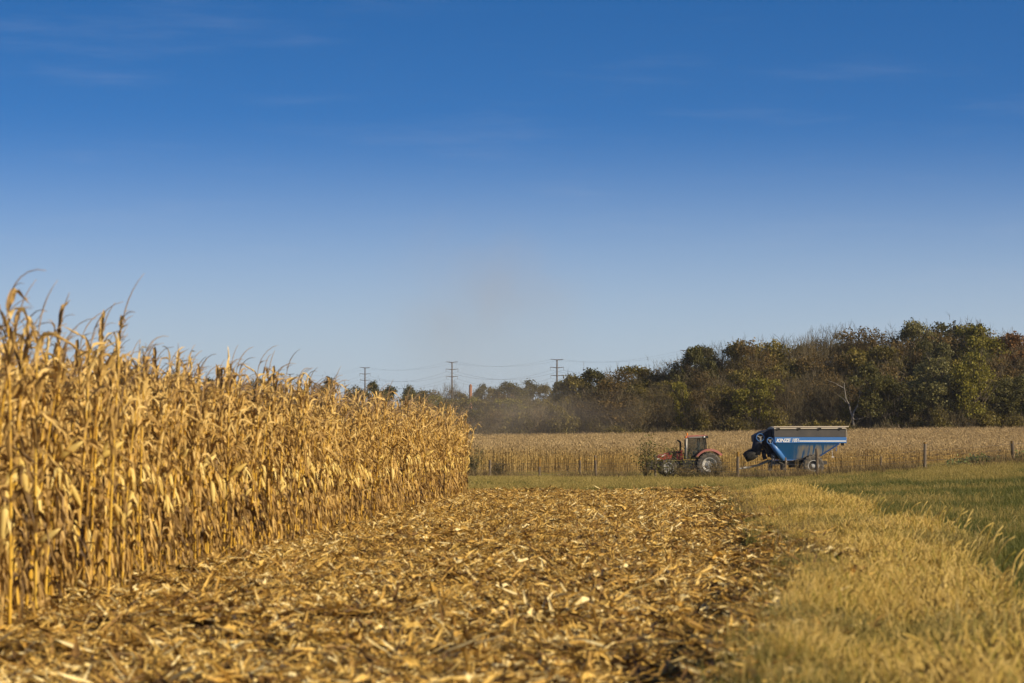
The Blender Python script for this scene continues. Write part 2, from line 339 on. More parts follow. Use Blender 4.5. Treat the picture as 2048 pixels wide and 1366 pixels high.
def corn_plant(seed, tall=False):
    """returns stalk, leaves, ear, tassel builders"""
    random.seed(seed)
    st, lf, er, ta = MB(), MB(), MB(), MB()
    H = U(2.08, 2.5) + (.3 if tall else 0); lean = U(-.12, .16); leany = U(-.1, .1)
    def P(h): s = h / H; return Vector((lean * s * s, leany * s * s, h))
    hs = [H * i / 11 for i in range(12)]
    st.tube([P(h) for h in hs], [.0165 - .0115 * (h / H) ** 1.3 for h in hs], 6, 0, [.5 + U(-.3, .3)] * 72)
    az = U(0, 6.28); nl = 23
    for i in range(nl):
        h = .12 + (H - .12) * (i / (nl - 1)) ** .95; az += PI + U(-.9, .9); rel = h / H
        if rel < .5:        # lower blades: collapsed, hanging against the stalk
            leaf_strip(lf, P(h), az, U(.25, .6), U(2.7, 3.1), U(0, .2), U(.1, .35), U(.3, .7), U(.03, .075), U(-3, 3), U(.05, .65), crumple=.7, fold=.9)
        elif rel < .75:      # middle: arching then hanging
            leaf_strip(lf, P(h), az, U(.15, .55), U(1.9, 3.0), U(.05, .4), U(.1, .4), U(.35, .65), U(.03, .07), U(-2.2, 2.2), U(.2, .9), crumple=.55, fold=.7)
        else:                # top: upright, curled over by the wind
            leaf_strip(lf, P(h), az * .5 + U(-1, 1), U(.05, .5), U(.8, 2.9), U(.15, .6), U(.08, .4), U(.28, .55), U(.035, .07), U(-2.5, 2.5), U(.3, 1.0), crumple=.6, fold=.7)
    # sheaths: short wraps round the stalk
    for i in range(5):
        h = U(.3, H * .9); leaf_strip(lf, P(h), U(0, 6.28), U(.05, .2), U(.2, .8), .5, .5, U(.15, .25), .05, U(-.5, .5), U(.2, .7), n=3)
    # ear in its husk, hanging or half raised
    h = U(.7, 1.5); a = U(0, 6.28); drop = U(2.65, 3.05) if random.random() < .92 else U(.5, 1.0)
    d = Vector((math.cos(a) * math.sin(drop), math.sin(a) * math.sin(drop), math.cos(drop)))
    b0 = P(h) + Vector((math.cos(a), math.sin(a), 0)) * .04
    prof = [(0, .014), (.04, .034), (.10, .039), (.17, .035), (.23, .022), (.28, .007)]
    er.tube([P(h) - Vector((0, 0, .03))] + [b0 + d * s for s, _ in prof], [.008] + [r for _, r in prof], 7, 0, U(.3, .9))
    for k in range(4):
        aa = U(0, 6.28); side = Vector((math.cos(aa), math.sin(aa), 0)); q = b0 + d * .05 + side * .02
        leaf_strip(er, q, aa, drop - .2 if d.z < 0 else .5, drop, .2, .5, U(.16, .28), .035, U(-1, 1), U(.3, 1.0), n=4)
    # tassel: a thin feathery spike bent over to the right
    p = P(H); L = U(.28, .62) + (.1 if tall else 0); a = U(-.7, .7); bend = U(.5, 2.2); pts = []
    for i in range(8):
        s = i / 7; pts.append(p.copy()); th = .1 + bend * s ** 1.5
        p = p + Vector((math.cos(a) * math.sin(th), math.sin(a) * math.sin(th), math.cos(th))) * (L / 7)
    ta.tube(pts, [.004, .0045, .006, .006, .006, .005, .004, .002], 4, 0, U(.3, .9))
    for k in range(random.choice((0, 1, 2, 3))):
        a2 = U(-1.3, 1.3); q = pts[2].copy(); L2 = U(.12, .22); pp = []
        for i in range(5):
            pp.append(q.copy()); th = .4 + 1.7 * (i / 4)
            q = q + Vector((math.cos(a2) * math.sin(th), math.sin(a2) * math.sin(th), math.cos(th))) * L2 / 4
        ta.tube(pp, [.003, .0035, .0035, .003, .0015], 3, 0, U(.3, .9))
    return st, lf, er, ta
CM = [M['corn_stem'], M['corn_leaf'], M['corn_ear'], M['corn_tassel']]
NV = 20; variants = []; corn_protos = []
for i in range(NV + 3):
    b = corn_plant(100 + i, tall=i >= NV)
    variants.append([q.mesh(nm, mt, sm) for q, nm, mt, sm in zip(b, ('stalk', 'leaves', 'ear', 'tassel'), CM, (True, False, True, True))])
    if i < NV:
        j = MB()
        for k, q in enumerate(b): j.join(q, k)
        corn_protos.append(j.build('corn_kind', CM, link=False))
random.seed(11)
def corn_stalk(x, y, rz, sc, vi, label, group):
    t = empty('corn_stalk', (x, y, g(x, y) - .02), rz, sc); t.rotation_euler = (U(-.08, .08), U(-.06, .09), rz)
    tag(t, label, 'corn stalk', group)
    for nm, me in zip(('stalk', 'leaves', 'ear', 'tassel'), variants[vi]):
        o = bpy.data.objects.new(nm, me); COL.objects.link(o); o.parent = t
# tall tasselled plants that stand out against the sky at the near end
talls = [(18, 20.3, 'tallest dry corn stalk at the left edge, its tassel arching right against the sky'),
         (72, 21.6, 'tall thin corn stalk beside the tallest one, its bare tassel hooked at the tip'),
         (215, 24.0, 'corn stalk with a long tassel bowed right above the corn, third tall one from left')]
for k, (px, d, lb) in enumerate(talls):
    corn_stalk(lx(px, d) , d, [.25, -.1, .1][k], [1.07, 1.06, 1.03][k], NV + k, lb, 'tall tasselled corn stalks against the sky')
count = 0; rest = [[], []]
for row in range(16):
    d = 17.5 + U(0, .15)
    while d < 79 + U(-.4, .4):
        x = float(corn_edge(d)) - .76 * row + U(-.06, .06) - (.25 if row == 0 else .25)
        first = (row == 0 and d < 58) or (row == 1 and d < 28.5)
        if first and count < 296:
            count += 1
            if row == 0: corn_stalk(x, d, U(-1.2, 1.2), U(.92, 1.09), random.randrange(NV), 'dry golden corn stalk in the front row of the tall standing corn', 'corn stalks in the front row')
            else: corn_stalk(x, d, U(-1.0, 1.0), U(.94, 1.08), random.randrange(NV), 'dry golden corn stalk one row behind the front of the standing corn', 'corn stalks in the second row')
        else: rest[0].append(x); rest[1].append(d)
        d += .165 + U(-.05, .05)
x = np.array(rest[0]); y = np.array(rest[1]); n_ = len(x)
scatter('standing_corn', corn_protos, x, y, RNG.uniform(-1, 1, n_), RNG.uniform(.92, 1.08, n_), 'dense ripe golden corn standing behind the front rows', 'corn', -.02, RNG.uniform(-.09, .09, (n_, 2)))

# far corn field: simple plants
def far_corn_kind(seed, n=7):
    random.seed(seed); mb = MB()
    for k in range(n):
        x = (k - n / 2) * .19 + U(-.05, .05); y = U(-.1, .1); H = U(2.15, 2.5); t = U(.2, .9)
        mb.tube([(x, y, 0), (x + U(-.04, .04), y, H * .6), (x + U(-.08, .08), y, H)], [.022, .018, .008], 3, 0, .75, cap=False)
        for j in range(8):
            h = .3 + (H - .35) * j / 7; az = U(0, 6.28)
            top = h > H * .65
            leaf_strip(mb, (x, y, h), az, U(.2, .6), U(1.0, 2.2) if top else U(2.5, 3.05), .1, .4, U(.3, .55), U(.05, .11) if top else U(.03, .08), U(-1, 1), U(0, 1), n=3)
        mb.tube([(x, y, H), (x + U(0, .2), y, H + U(.2, .45))], [.012, .006], 3, 0, .5, cap=False)
    return mb.build('far_corn_kind', M['far_corn'], link=False)
fk = [far_corn_kind(300 + i) for i in range(7)]
fx, fy = [], []
yy = 222.0; r_ = 0
while yy < 421:
    st = 1.25 if r_ < 10 else 1.7
    xs = np.arange(-.07 * yy, .25 * yy, st); fx.append(xs + RNG.uniform(-.3, .3, len(xs))); fy.append(np.full(len(xs), yy) + RNG.uniform(-.12, .12, len(xs)))
    yy += .76 if r_ < 10 else 1.5; r_ += 1
fx = np.concatenate(fx); fy = np.concatenate(fy); n_ = len(fx)
scatter('corn_field', fk, fx, fy, RNG.choice([0, PI], n_) + RNG.uniform(-.15, .15, n_), RNG.uniform(.86, 1.12, n_), 'wide field of ripe tan corn behind the tractor and grain cart', 'corn field')

# ------------------------------------------------------------------ crop litter on the cut strip
def litter_kind(seed, n=150, rad=.42):
    random.seed(seed); mb = MB()
    for k in range(n):
        a = U(0, 6.28); r = rad * math.sqrt(random.random()); x, y = r * math.cos(a), r * math.sin(a)
        q = random.random(); t = min(1, max(0, random.gauss(.48, .26)))
        th_ = random.gauss(1.5, .22)
        if q < .62:      # shred of leaf or husk
            leaf_strip(mb, (x, y, U(0, .05)), U(0, 6.28), th_, th_ + random.gauss(0, .28), U(0, .5), .5, U(.06, .28), U(.012, .045), random.gauss(0, .8), t, n=4, fold=.5, crumple=.3)
        elif q < .67:    # broad pale husk
            leaf_strip(mb, (x, y, U(.01, .05)), U(0, 6.28), U(1.1, 1.6), U(1.4, 2.0), .3, .5, U(.10, .2), U(.04, .065), U(-1, 1), min(1, t + .22), n=5, fold=.9, crumple=.2)
        elif q < .82:    # piece of stalk
            L = U(.05, .22); w = U(0, 6.28); e = U(-.15, .4)
            d = Vector((math.cos(w) * math.cos(e), math.sin(w) * math.cos(e), math.sin(e))) * L; p0 = Vector((x, y, U(.008, .04)))
            mb.tube([p0, p0 + d * .5, p0 + d], [U(.006, .012)] * 3, 5, 0, t)
        else:            # fibres
            L = U(.05, .16); w = U(0, 6.28); e = U(-.1, .9); p0 = Vector((x, y, U(0, .04)))
            d = Vector((math.cos(w) * math.cos(e), math.sin(w) * math.cos(e), math.sin(e))) * L
            mb.tube([p0, p0 + d], [.0025, .0015], 3, 0, t + .15, cap=False)
    return mb.build('litter_kind', M['litter'], link=False)
lk = [litter_kind(400 + i) for i in range(9)]
def region(n, d0, d1, f0, f1):
    y = d0 + (d1 - d0) * RNG.random(n); a, b = f0(y), f1(y); return a + (b - a) * RNG.random(n), y
x1, y1 = region(4300, 14, 84, lambda d: corn_edge(d) - 1.2, lambda d: stub_edge(d) + .25 + 1.1 * RNG.random(4300) ** 3)
k = (noise(x1 * .9, y1 * .5) + RNG.random(4300) * .8 > .42) & ((np.abs(x1 - stub_edge(y1) + .55) > .45 * S(noise(y1 * .3 + 4, 7.0) * 1.5 - .2)) | (RNG.random(4300) < .22)); x1, y1 = x1[k], y1[k]; n_ = len(x1)
scatter('crop_litter', lk, x1, y1, RNG.uniform(0, 6.28, n_), RNG.uniform(.6, 1.0, n_) + .55 * RNG.random(n_) ** 3, 'chopped golden corn leaves, husks and stalk pieces covering the cut strip', 'crop litter', .005 + .10 * S(noise(x1 * 1.7, y1 * 1.1 + 8) * 1.6 - .6), RNG.uniform(-.12, .12, (n_, 2)))
def husk_kind(seed):
    random.seed(seed); mb = MB()
    for k in range(random.choice((1, 2, 3))):
        leaf_strip(mb, (0, 0, U(.02, .06)), U(0, 6.28) if k == 0 else U(-.6, .6), U(1.0, 1.6), U(1.3, 1.9), .2, .6, U(.12, .3), U(.05, .085), U(-.9, .9), U(.3, 1.0), n=7, fold=1.1, crumple=.25)
    return mb.build('husk_kind', M['litter'], link=False)
hx_, hy_ = region(2300, 14, 84, lambda d: corn_edge(d) - .2, lambda d: stub_edge(d) + .1); k = noise(hx_ * .7 + 2, hy_ * .5) > .4; hx_, hy_ = hx_[k], hy_[k]; n_ = len(hx_)
scatter('fallen_husks', [husk_kind(480 + i) for i in range(10)], hx_, hy_, RNG.uniform(0, 6.28, n_), RNG.uniform(.6, 1.1, n_), 'larger pale husks and leaf pieces lying over the chopped litter', 'crop litter', .03, RNG.uniform(-.4, .4, (n_, 2)))
# stalk stubs still rooted in rows
def stub_kind(seed):
    random.seed(seed); mb = MB()
    H = U(.08, .2); a = U(-.3, .3)
    mb.tube([(0, 0, 0), (a * H * .5, 0, H * .5), (a * H, U(-.02, .02), H)], [.013, .011, .010], 6, 0, U(.4, .9))
    for k in range(3): leaf_strip(mb, (0, 0, H * U(.2, .9)), U(0, 6.28), U(.3, 1), U(1.2, 2.6), .2, .5, U(.08, .25), .03, U(-1, 1), U(.2, .9), n=4)
    return mb.build('stub_kind', M['litter'], link=False)
sx, sy = [], []
for row in range(1, 12):
    d = np.arange(15, 82, .19); xx = corn_edge(d) + .76 * row - .2 + RNG.uniform(-.05, .05, len(d))
    k = (xx < stub_edge(d) - .1) & (RNG.random(len(d)) < .6); sx.append(xx[k]); sy.append(d[k])
sx = np.concatenate(sx); sy = np.concatenate(sy); n_ = len(sx)
scatter('corn_stubble', [stub_kind(450 + i) for i in range(8)], sx, sy, RNG.uniform(0, 6.28, n_), RNG.uniform(.7, 1.2, n_), 'short cut corn stubs standing in rows among the litter', 'stubble', -.01)
# a few big pale husks and blades that stand out on the cut strip
random.seed(21)
husks = [(908, 1252, .15, 0, 'white corn husk lying on the cut strip, brightest in the middle'),
         (1585, 1213, .20, .2, 'cream corn husk lying at the edge of the yellow grass'),
         (1130, 1290, .20, .3, 'folded pale husk curled like a V near the middle front'),
         (1115, 1250, .14, 2.6, 'yellow leaf piece lying right of the white husk'),
         (790, 1228, .22, 1.2, 'brown husk standing on end on the cut strip'),
         (1465, 1290, .45, 1.1, 'long bent corn blade by the dark hollow near the grass'),
         (1030, 1365, .12, .1, 'pale round husk at the bottom edge of the cut strip'),
         (1090, 1185, .2, 1.9, 'small tan husk lying behind the white husk')]
for px, py, L, az, lb in husks:
    d = CAMZ * F / (py - HZ); x = lx(px, d); mb = MB()
    stand = 'standing' in lb
    leaf_strip(mb, (0, 0, .05), az, .3 if stand else 1.35, .9 if stand else 1.75, .2, .6, L, .06, .3, .97 if 'brown' not in lb else .3, n=10, fold=.7, crumple=.1)
    if not stand: leaf_strip(mb, (0, .02, .06), az + .35, 1.3, 1.7, .2, .6, L * .85, .05, -.4, .9, n=10, fold=.7, crumple=.1)
    o = mb.build('corn_husk', M['litter'], smooth=True); o.location = (x, d, g(x, d) + .05); tag(o, lb, 'corn husk', 'loose corn husks on the cut strip')

# ------------------------------------------------------------------ grasses
def grass_kind(name, seed, mat, n, rad, h0, h1, wd, heads=0, lean=.5, tmu=.5, wind=.25):
    random.seed(seed); mb = MB()
    for k in range(n):
        a = U(0, 6.28); r = rad * math.sqrt(random.random()); p = Vector((r * math.cos(a), r * math.sin(a), 0)); H = U(h0, h1)
        az = U(0, 6.28); th = U(0, lean); t = min(1, max(0, random.gauss(tmu, .18))); w = wd * U(.7, 1.3); bend = U(.2, 1.3)
        side = Vector((-math.sin(az), math.cos(az), 0)); v = []
        for i in range(4):
            s = i / 3; an = th + bend * s * s; ww = w * (1 - s) ** .7 * .5 + .0005
            v += [p - side * ww, p + side * ww]
            p = p + (Vector((math.cos(az) * math.sin(an) + wind * s, math.sin(az) * math.sin(an), math.cos(an)))) * H / 3
        mb.add(v, [(0,1,3,2),(2,3,5,4),(4,5,7,6)], 0, t)
    for k in range(heads):
        a = U(0, 6.28); r = rad * math.sqrt(random.random()); foxtail(mb, Vector((r * math.cos(a), r * math.sin(a), 0)), U(h1 * .7, h1 * 1.35), U(0, 6.28))
    return mb.build(name, mat, link=False)
def foxtail(mb, p, H, az, head=None):
    k = .55 if head is None else 1.0
    pts = []; th = U(.02, .2); bend = U(.5, 1.7); nseg = 9
    for i in range(nseg):
        s = i / (nseg - 1); pts.append(p.copy()); an = th + bend * s ** 3
        p = p + Vector((math.cos(az) * math.sin(an), math.sin(az) * math.sin(an), math.cos(an))) * H / (nseg - 1)
    t = U(.4, .8); (head or mb).tube(pts[5:] , [.0035 * k, .0085 * k, .009 * k, .004 * k], 6, 0, t + .15)
    mb.tube(pts[:6], [.0018 if head else .0012] * 6, 3, 0, t, cap=False)
fg = [grass_kind('foxtail_kind', 500 + i, M['fox'], 120, .28, .10, .36, .0024, 34, 1.2, .45, 0) for i in range(9)]
gg = [grass_kind('grass_kind', 520 + i, M['green'], 90, .26, .08, .22, .006, 0, .8, .42, .06) for i in range(6)]
og = [grass_kind('meadow_kind', 540 + i, M['olive'], 100, .5, .12, .36, .010, 9, .8, .58, .08) for i in range(6)]
wg = [grass_kind('weed_kind', 560 + i, M['weed'], 70, .45, .2, .6, .018, 4, .7, .5) for i in range(5)]
x, y = region(2900, 12, 78, lambda d: stub_edge(d) + .25, lambda d: green_edge(d) + 1.1 * (noise(d * .45, 1.0) - .5) + .5 * (noise(d * 2.0, 6.0) - .5))
dens = noise(x * .8, y * .5); e = (x - stub_edge(y)) / (green_edge(y) - stub_edge(y))
k = (dens > .62 - .8 * e) | (RNG.random(len(x)) < .12); x, y, e = x[k], y[k], e[k]; n_ = len(x)
pt = noise(x * .7 + 11, y * .35); k = pt < .33
scatter('greenish_foxtail_grass', [grass_kind('green_foxtail_kind', 590 + i, M['olive'], 120, .28, .10, .36, .0028, 16, 1.2, .42, 0) for i in range(6)], x[k], y[k], RNG.uniform(0, 6.28, int(k.sum())), (.45 + .6 * S(e[k] * 1.5)) * RNG.uniform(.7, 1.15, int(k.sum())), 'greener patches of grass within the yellow foxtail strip', 'grass')
x, y, e = x[~k], y[~k], e[~k]; n_ = len(x)
scatter('yellow_foxtail_grass', fg, x, y, RNG.uniform(0, 6.28, n_), (.45 + .6 * S(e * 1.5) + .10 * S(e * 2 - 1)) * RNG.uniform(.7, 1.1, n_) * (.65 + .6 * noise(x * 1.6, y * .9 + 3)), 'strip of yellow foxtail grass between the cut corn and the green field', 'grass')
kx, ky = region(900, 12, 78, lambda d: stub_edge(d), lambda d: .4 * stub_edge(d) + .6 * green_edge(d)); n_ = len(kx)
scatter('strip_undergrass', og, kx, ky, RNG.uniform(0, 6.28, n_), RNG.uniform(.3, .65, n_), 'low olive grass under the yellow foxtails beside the cut strip', 'grass')
kx, ky = region(420, 19, 75, lambda d: stub_edge(d) + .1, lambda d: green_edge(d)); n_ = len(kx)
scatter('strip_weeds', wg, kx, ky, RNG.uniform(0, 6.28, n_), RNG.uniform(.25, .7, n_), 'brown weeds mixed into the yellow grass strip', 'weeds')
kx, ky = region(1700, 12, 76, lambda d: stub_edge(d) - .1, lambda d: green_edge(d)); k = noise(kx * 1.1 + 3, ky * .6) > .45; kx, ky = kx[k], ky[k]; n_ = len(kx)
scatter('strip_greens', gg, kx, ky, RNG.uniform(0, 6.28, n_), RNG.uniform(.6, 1.25, n_), 'small green weeds among the yellow grass strip', 'weeds')
x, y = region(3800, 12, 82, lambda d: green_edge(d) - .3, lambda d: .245 * d + 1.5); n_ = len(x)
scatter('green_grass', gg, x, y, RNG.uniform(0, 6.28, n_), RNG.uniform(.75, 1.25, n_), 'short dark green grass at the right of the yellow strip', 'grass')
x, y = region(2200, 16, 86, lambda d: green_edge(d) - .2, lambda d: .245 * d + 1.5); k = (noise(x * .5 + 2, y * .35) > .5) & (RNG.random(len(x)) < .8) | (RNG.random(len(x)) < (y - 62) / 80); x, y = x[k], y[k]; n_ = len(x)
scatter('pale_grass_tufts', og, x, y, RNG.uniform(0, 6.28, n_), RNG.uniform(.35, .95, n_), 'pale olive tufts scattered through the dark green grass', 'grass')
x, y = region(15000, 66, 146, lambda d: np.where(d > 83, -.05 * d - 1, stub_edge(d) + .3), lambda d: .25 * d + 1)
gm_ = noise(x * .09, y * .16) * .6 + noise(x * .4 + 5, y * .4) * .4
gm_ = gm_ + .17 * S((x / y - .085) / .06) * (1 - S((y - 95) / 30))
k = RNG.random(len(x)) < np.clip((y - 60) / 30, .2, 1); x, y, gm_ = x[k], y[k], gm_[k]
gr = gm_ > .51; n1_ = int(gr.sum()); n2_ = int((~gr).sum())
scatter('green_meadow', gg, x[gr], y[gr], RNG.uniform(0, 6.28, n1_), RNG.uniform(1.1, 1.7, n1_), 'green patches in the meadow in front of the fence', 'grass')
scatter('olive_meadow', og, x[~gr], y[~gr], RNG.uniform(-1.5, 1.5, n2_), RNG.uniform(.55, 1.0, n2_), 'olive and straw coloured meadow grass in front of the fence', 'grass')
x, y = region(6500, 140, 221, lambda d: -.06 * d, lambda d: .25 * d); n_ = len(x)
scatter('lane_grass', og, x, y, RNG.uniform(0, 6.28, n_), RNG.uniform(.5, .9, n_), 'thin straw coloured grass on the lane around the tractor', 'grass')

# ------------------------------------------------------------------ trees
def crown_pts(n, Hc0, Hc1, Rr, lob, shell=.55):
    """random points in a lumpy crown between two heights, biased to the outside"""
    u = RNG.normal(size=(n, 3)); u /= np.linalg.norm(u, axis=1)[:, None]
    r = shell + (1 - shell) * RNG.random(n) ** .6
    az = np.arctan2(u[:, 1], u[:, 0])
    lump = 1 + .22 * np.sin(az * lob + u[:, 2] * 3.1 + lob) + .16 * np.sin(az * (lob + 2) - u[:, 2] * 5.3)
    hc = (Hc0 + Hc1) / 2; hh = (Hc1 - Hc0) / 2
    return np.stack([u[:, 0] * r * Rr * lump, u[:, 1] * r * Rr * lump, hc + u[:, 2] * r * hh * (1 + .12 * np.sin(az * 2.3 + lob))], 1)
def lobe_pts(n, Hc0, Hc1, Rr, lob, k=13):
    """points on a crown made of rounded boughs: lobes set round the crown, leaves near each lobe's skin"""
    c = crown_pts(k, Hc0 + (Hc1 - Hc0) * .12, Hc1 - (Hc1 - Hc0) * .12, Rr * .78, lob, .6); c = np.concatenate([c, [[0, 0, Hc1 * .5 + Hc0 * .5], [0, 0, Hc1 - (Hc1 - Hc0) * .2]]])
    i = RNG.integers(0, len(c), n); u = RNG.normal(size=(n, 3)); u /= np.linalg.norm(u, axis=1)[:, None]; u[:, 2] = np.where(u[:, 2] < -.35, -u[:, 2], u[:, 2])
    rr = RNG.uniform(.28, .48, len(c))[i] * Rr; return c[i] + u * (rr * (.72 + .3 * RNG.random(n)))[:, None] * np.array([1, 1, .85])
def leaf_cloud(mb, c, per, rad, size, m=0, flat=.75):
    n = len(c) * per; cc = np.repeat(c, per, 0) + RNG.normal(size=(n, 3)) * rad * np.array([1, 1, flat])
    a = RNG.normal(size=(n, 3)); a /= np.linalg.norm(a, axis=1)[:, None]
    b = np.cross(a, RNG.normal(size=(n, 3))); b /= np.linalg.norm(b, axis=1)[:, None]
    s = size * RNG.uniform(.5, 1.2, (n, 1)) * .5
    t = np.repeat(RNG.uniform(.2, .8, len(c)), per) + RNG.uniform(-.2, .2, n)
    mb.quads(cc, a * s, b * s * .7, m, t)
def tree_kind(seed, H, Rr, cb, leaf, clumps, per, lsize, twigs, bark='bark', lrad=.55):
    """trunk (with limbs) and crown meshes for a tree H metres high"""
    global RNG
    keep = RNG; RNG = np.random.default_rng(seed); random.seed(seed)
    tr, cr = MB(), MB(); lob = random.choice((3, 4, 5))
    wob = [Vector((U(-.25, .25) * i, U(-.25, .25) * i, 0)) * .35 for i in range(7)]
    path = [Vector((0, 0, H * .82 * i / 6)) + wob[i] for i in range(7)]
    tr.tube(path, [H * .02 * (1 - .85 * i / 6) + .02 for i in range(7)], 7, 0, .5)
    ends = crown_pts(16, H * cb, H, Rr, lob, .75)
    for e in ends:
        e = Vector(e); k = max(.3, min(.95, (e.z - Rr * .7) / (H * .82))); i = int(k * 6); st = path[min(i, 6)]
        mid = st.lerp(e, .5) + Vector((U(-.4, .4), U(-.4, .4), U(-.2, .7)))
        r0 = H * .007
        tr.tube([st, mid, e], [r0, r0 * .6, r0 * .2], 4, 0, U(.3, .7), cap=False)
        for q in range(3):
            s0 = mid.lerp(e, U(0, .8)); e2 = s0 + Vector((U(-1, 1), U(-1, 1), U(-.2, 1.1))) * Rr * .33
            tr.tube([s0, s0.lerp(e2, .5) + Vector((U(-.2, .2), U(-.2, .2), U(0, .2))), e2], [r0 * .4, r0 * .28, r0 * .12], 3, 0, U(.3, .7), cap=False)
    if twigs:
        tp = crown_pts(twigs, H * cb, H * 1.0, Rr, lob, .3)
        cx = np.array([0, 0, H * cb])
        for p in tp:
            d = Vector(p - cx).normalized(); d = (d + Vector((U(-.5, .5), U(-.5, .5), U(0, .6)))).normalized(); L = U(.7, 1.6); p = Vector(p)
            q = p + d * L * .5 + Vector((U(-.1, .1), U(-.1, .1), 0)); e = q + (d + Vector((U(-.4, .4), U(-.4, .4), U(-.1, .3)))) * L * .5
            tt = U(.2, .9); w = .028
            cr.tube([p, q, e], [w, w * .7, w * .3], 3, 1, tt, cap=False)
            for _ in range(2):
                f_ = p.lerp(q, U(.3, 1)); h_ = f_ + (d + Vector((U(-1, 1), U(-1, 1), U(-.3, .8)))) * L * .4
                cr.tube([f_, h_], [w * .5, w * .25], 3, 1, tt, cap=False)
    if clumps:
        c = lobe_pts(clumps, H * cb, H * .99, Rr, lob)
        leaf_cloud(cr, c, per, lrad * .75, lsize)
    RNG = keep
    return tr.mesh('trunk', M[bark]), cr.mesh('crown', [M[leaf], M['twig']]), H
TK = {}
def kinds(nm, n, *a, **k): TK[nm] = [tree_kind(hash_seed(nm) + i, *a, **k) for i in range(n)]
def hash_seed(s): return sum(ord(c) * (i + 3) for i, c in enumerate(s)) * 13
kinds('olive', 3, 14, 4.6, .22, 'leaf_olive', 300, 20, .46, 100)
kinds('dark', 3, 14, 4.8, .15, 'leaf_dark', 330, 20, .46, 60)
kinds('gold', 2, 13, 4.0, .15, 'leaf_gold', 240, 18, .44, 120)
kinds('brown', 3, 14, 4.8, .2, 'leaf_brown', 230, 16, .42, 380)
kinds('bare', 3, 13, 4.6, .2, 'leaf_brown', 70, 10, .34, 950)
kinds('red', 1, 14, 4.6, .25, 'leaf_red', 260, 18, .44, 100)
kinds('silver', 2, 17, 5.0, .18, 'leaf_silver', 340, 20, .46, 80)
kinds('pine', 1, 15, 3.6, .45, 'leaf_dark', 90, 40, .36, 30, lrad=.5)
kinds('shrub', 3, 5, 2.6, .0, 'leaf_olive', 130, 18, .38, 140)
kinds('brush', 3, 5, 2.8, .0, 'leaf_brown', 60, 12, .32, 330)
KLAB = {'olive': 'olive leafy tree', 'dark': 'dark dense tree', 'gold': 'golden leafy tree', 'brown': 'brown autumn tree',
        'bare': 'bare grey tree', 'red': 'russet red leaved tree', 'silver': 'pale silvery tree', 'pine': 'dark open crowned pine',
        'shrub': 'low olive green shrub', 'brush': 'low brown twiggy shrub'}
ROWLAB = {'back': 'on the wood skyline', 'mid': 'halfway up the wood', 'front': 'at the foot of the wood',
          'far': 'on the distant skyline', 'low': 'in the distant hollow'}
trees = []
def tree(px, topy, kind, row, d, wpx=None, label=None):
    x = lx(px, d); z0 = g(x, d); H = hz(topy, d) - z0
    tr, cr, H0 = random.choice(TK[kind]); s = H / H0
    sw = s if wpx is None else (wpx / F * d) / 2 / {'olive': 4.6, 'dark': 4.8, 'gold': 4.0, 'brown': 4.8, 'bare': 4.6, 'red': 4.6, 'silver': 5.0, 'pine': 3.6, 'shrub': 2.6, 'brush': 2.8}[kind]
    nm = {'shrub': 'shrub', 'brush': 'shrub', 'pine': 'pine_tree'}.get(kind, 'tree')
    t = empty(nm, (x, d, z0 - .1), U(0, 6.28), (sw, sw, s))
    for q, me in (('trunk', tr), ('crown', cr)):
        o = bpy.data.objects.new(q, me); COL.objects.link(o); o.parent = t
    t['category'] = 'shrub' if nm == 'shrub' else 'tree'; t['group'] = {'front': 'trees and shrubs at the foot of the wood', 'mid': 'trees halfway up the wooded slope', 'back': 'trees on the skyline of the wood', 'far': 'trees on the distant skyline', 'low': 'trees in the distant hollow'}[row]
    trees.append((px, kind, row, t, label))
random.seed(31)
for px, ty, k in [(1150, 745, 'olive'), (1182, 733, 'dark'), (1214, 742, 'brown'), (1246, 738, 'brown'), (1281, 724, 'olive'), (1312, 735, 'brown'), (1338, 720, 'bare'), (1362, 716, 'brown'),
                  (1388, 690, 'dark'), (1405, 687, 'dark'), (1438, 686, 'bare'), (1474, 676, 'olive'), (1508, 674, 'brown'), (1545, 672, 'olive'), (1580, 674, 'bare'), (1618, 672, 'bare'),
                  (1655, 653, 'bare'), (1690, 655, 'brown'), (1728, 652, 'brown'), (1765, 662, 'brown'), (1800, 655, 'brown'), (1838, 634, 'silver'), (1870, 652, 'brown'), (1900, 634, 'dark'),
                  (1930, 646, 'brown'), (1952, 638, 'gold'), (1990, 660, 'brown'), (2030, 661, 'red'), (2070, 660, 'red'), (2110, 665, 'brown'), (2150, 660, 'olive'), (2190, 668, 'brown')]:
    tree(px, ty, k, 'back', 482 + U(-8, 10), U(80, 115) if px < 1750 else U(100, 140))
for px in range(1140, 2230, 34):
    tree(px + U(-8, 8), float(np.interp(px, [1140, 1180, 1300, 1400, 1500, 1660, 1840, 2048, 2300], [762, 752, 745, 708, 690, 672, 662, 674, 672])) + U(0, 16), random.choice(['brown', 'brown', 'olive', 'dark', 'bare']), 'back', 503 + U(-6, 6), U(80, 105))
sky_y = lambda px: np.interp(px, [1000, 1100, 1180, 1300, 1400, 1500, 1660, 1840, 2048, 2300], [800, 775, 745, 735, 700, 685, 665, 650, 668, 665])
midk = {0: ['olive', 'brown', 'bare'], 1: ['bare', 'brown', 'brown', 'olive'], 2: ['silver', 'brown', 'olive', 'dark']}
for px in range(1095, 2230, 36):
    z = 0 if px < 1330 else (1 if px < 1760 else 2)
    tree(px + U(-8, 8), float(sky_y(px)) + U(22, 50), random.choice(midk[z]), 'mid', 462 + U(-6, 6), U(75, 110))
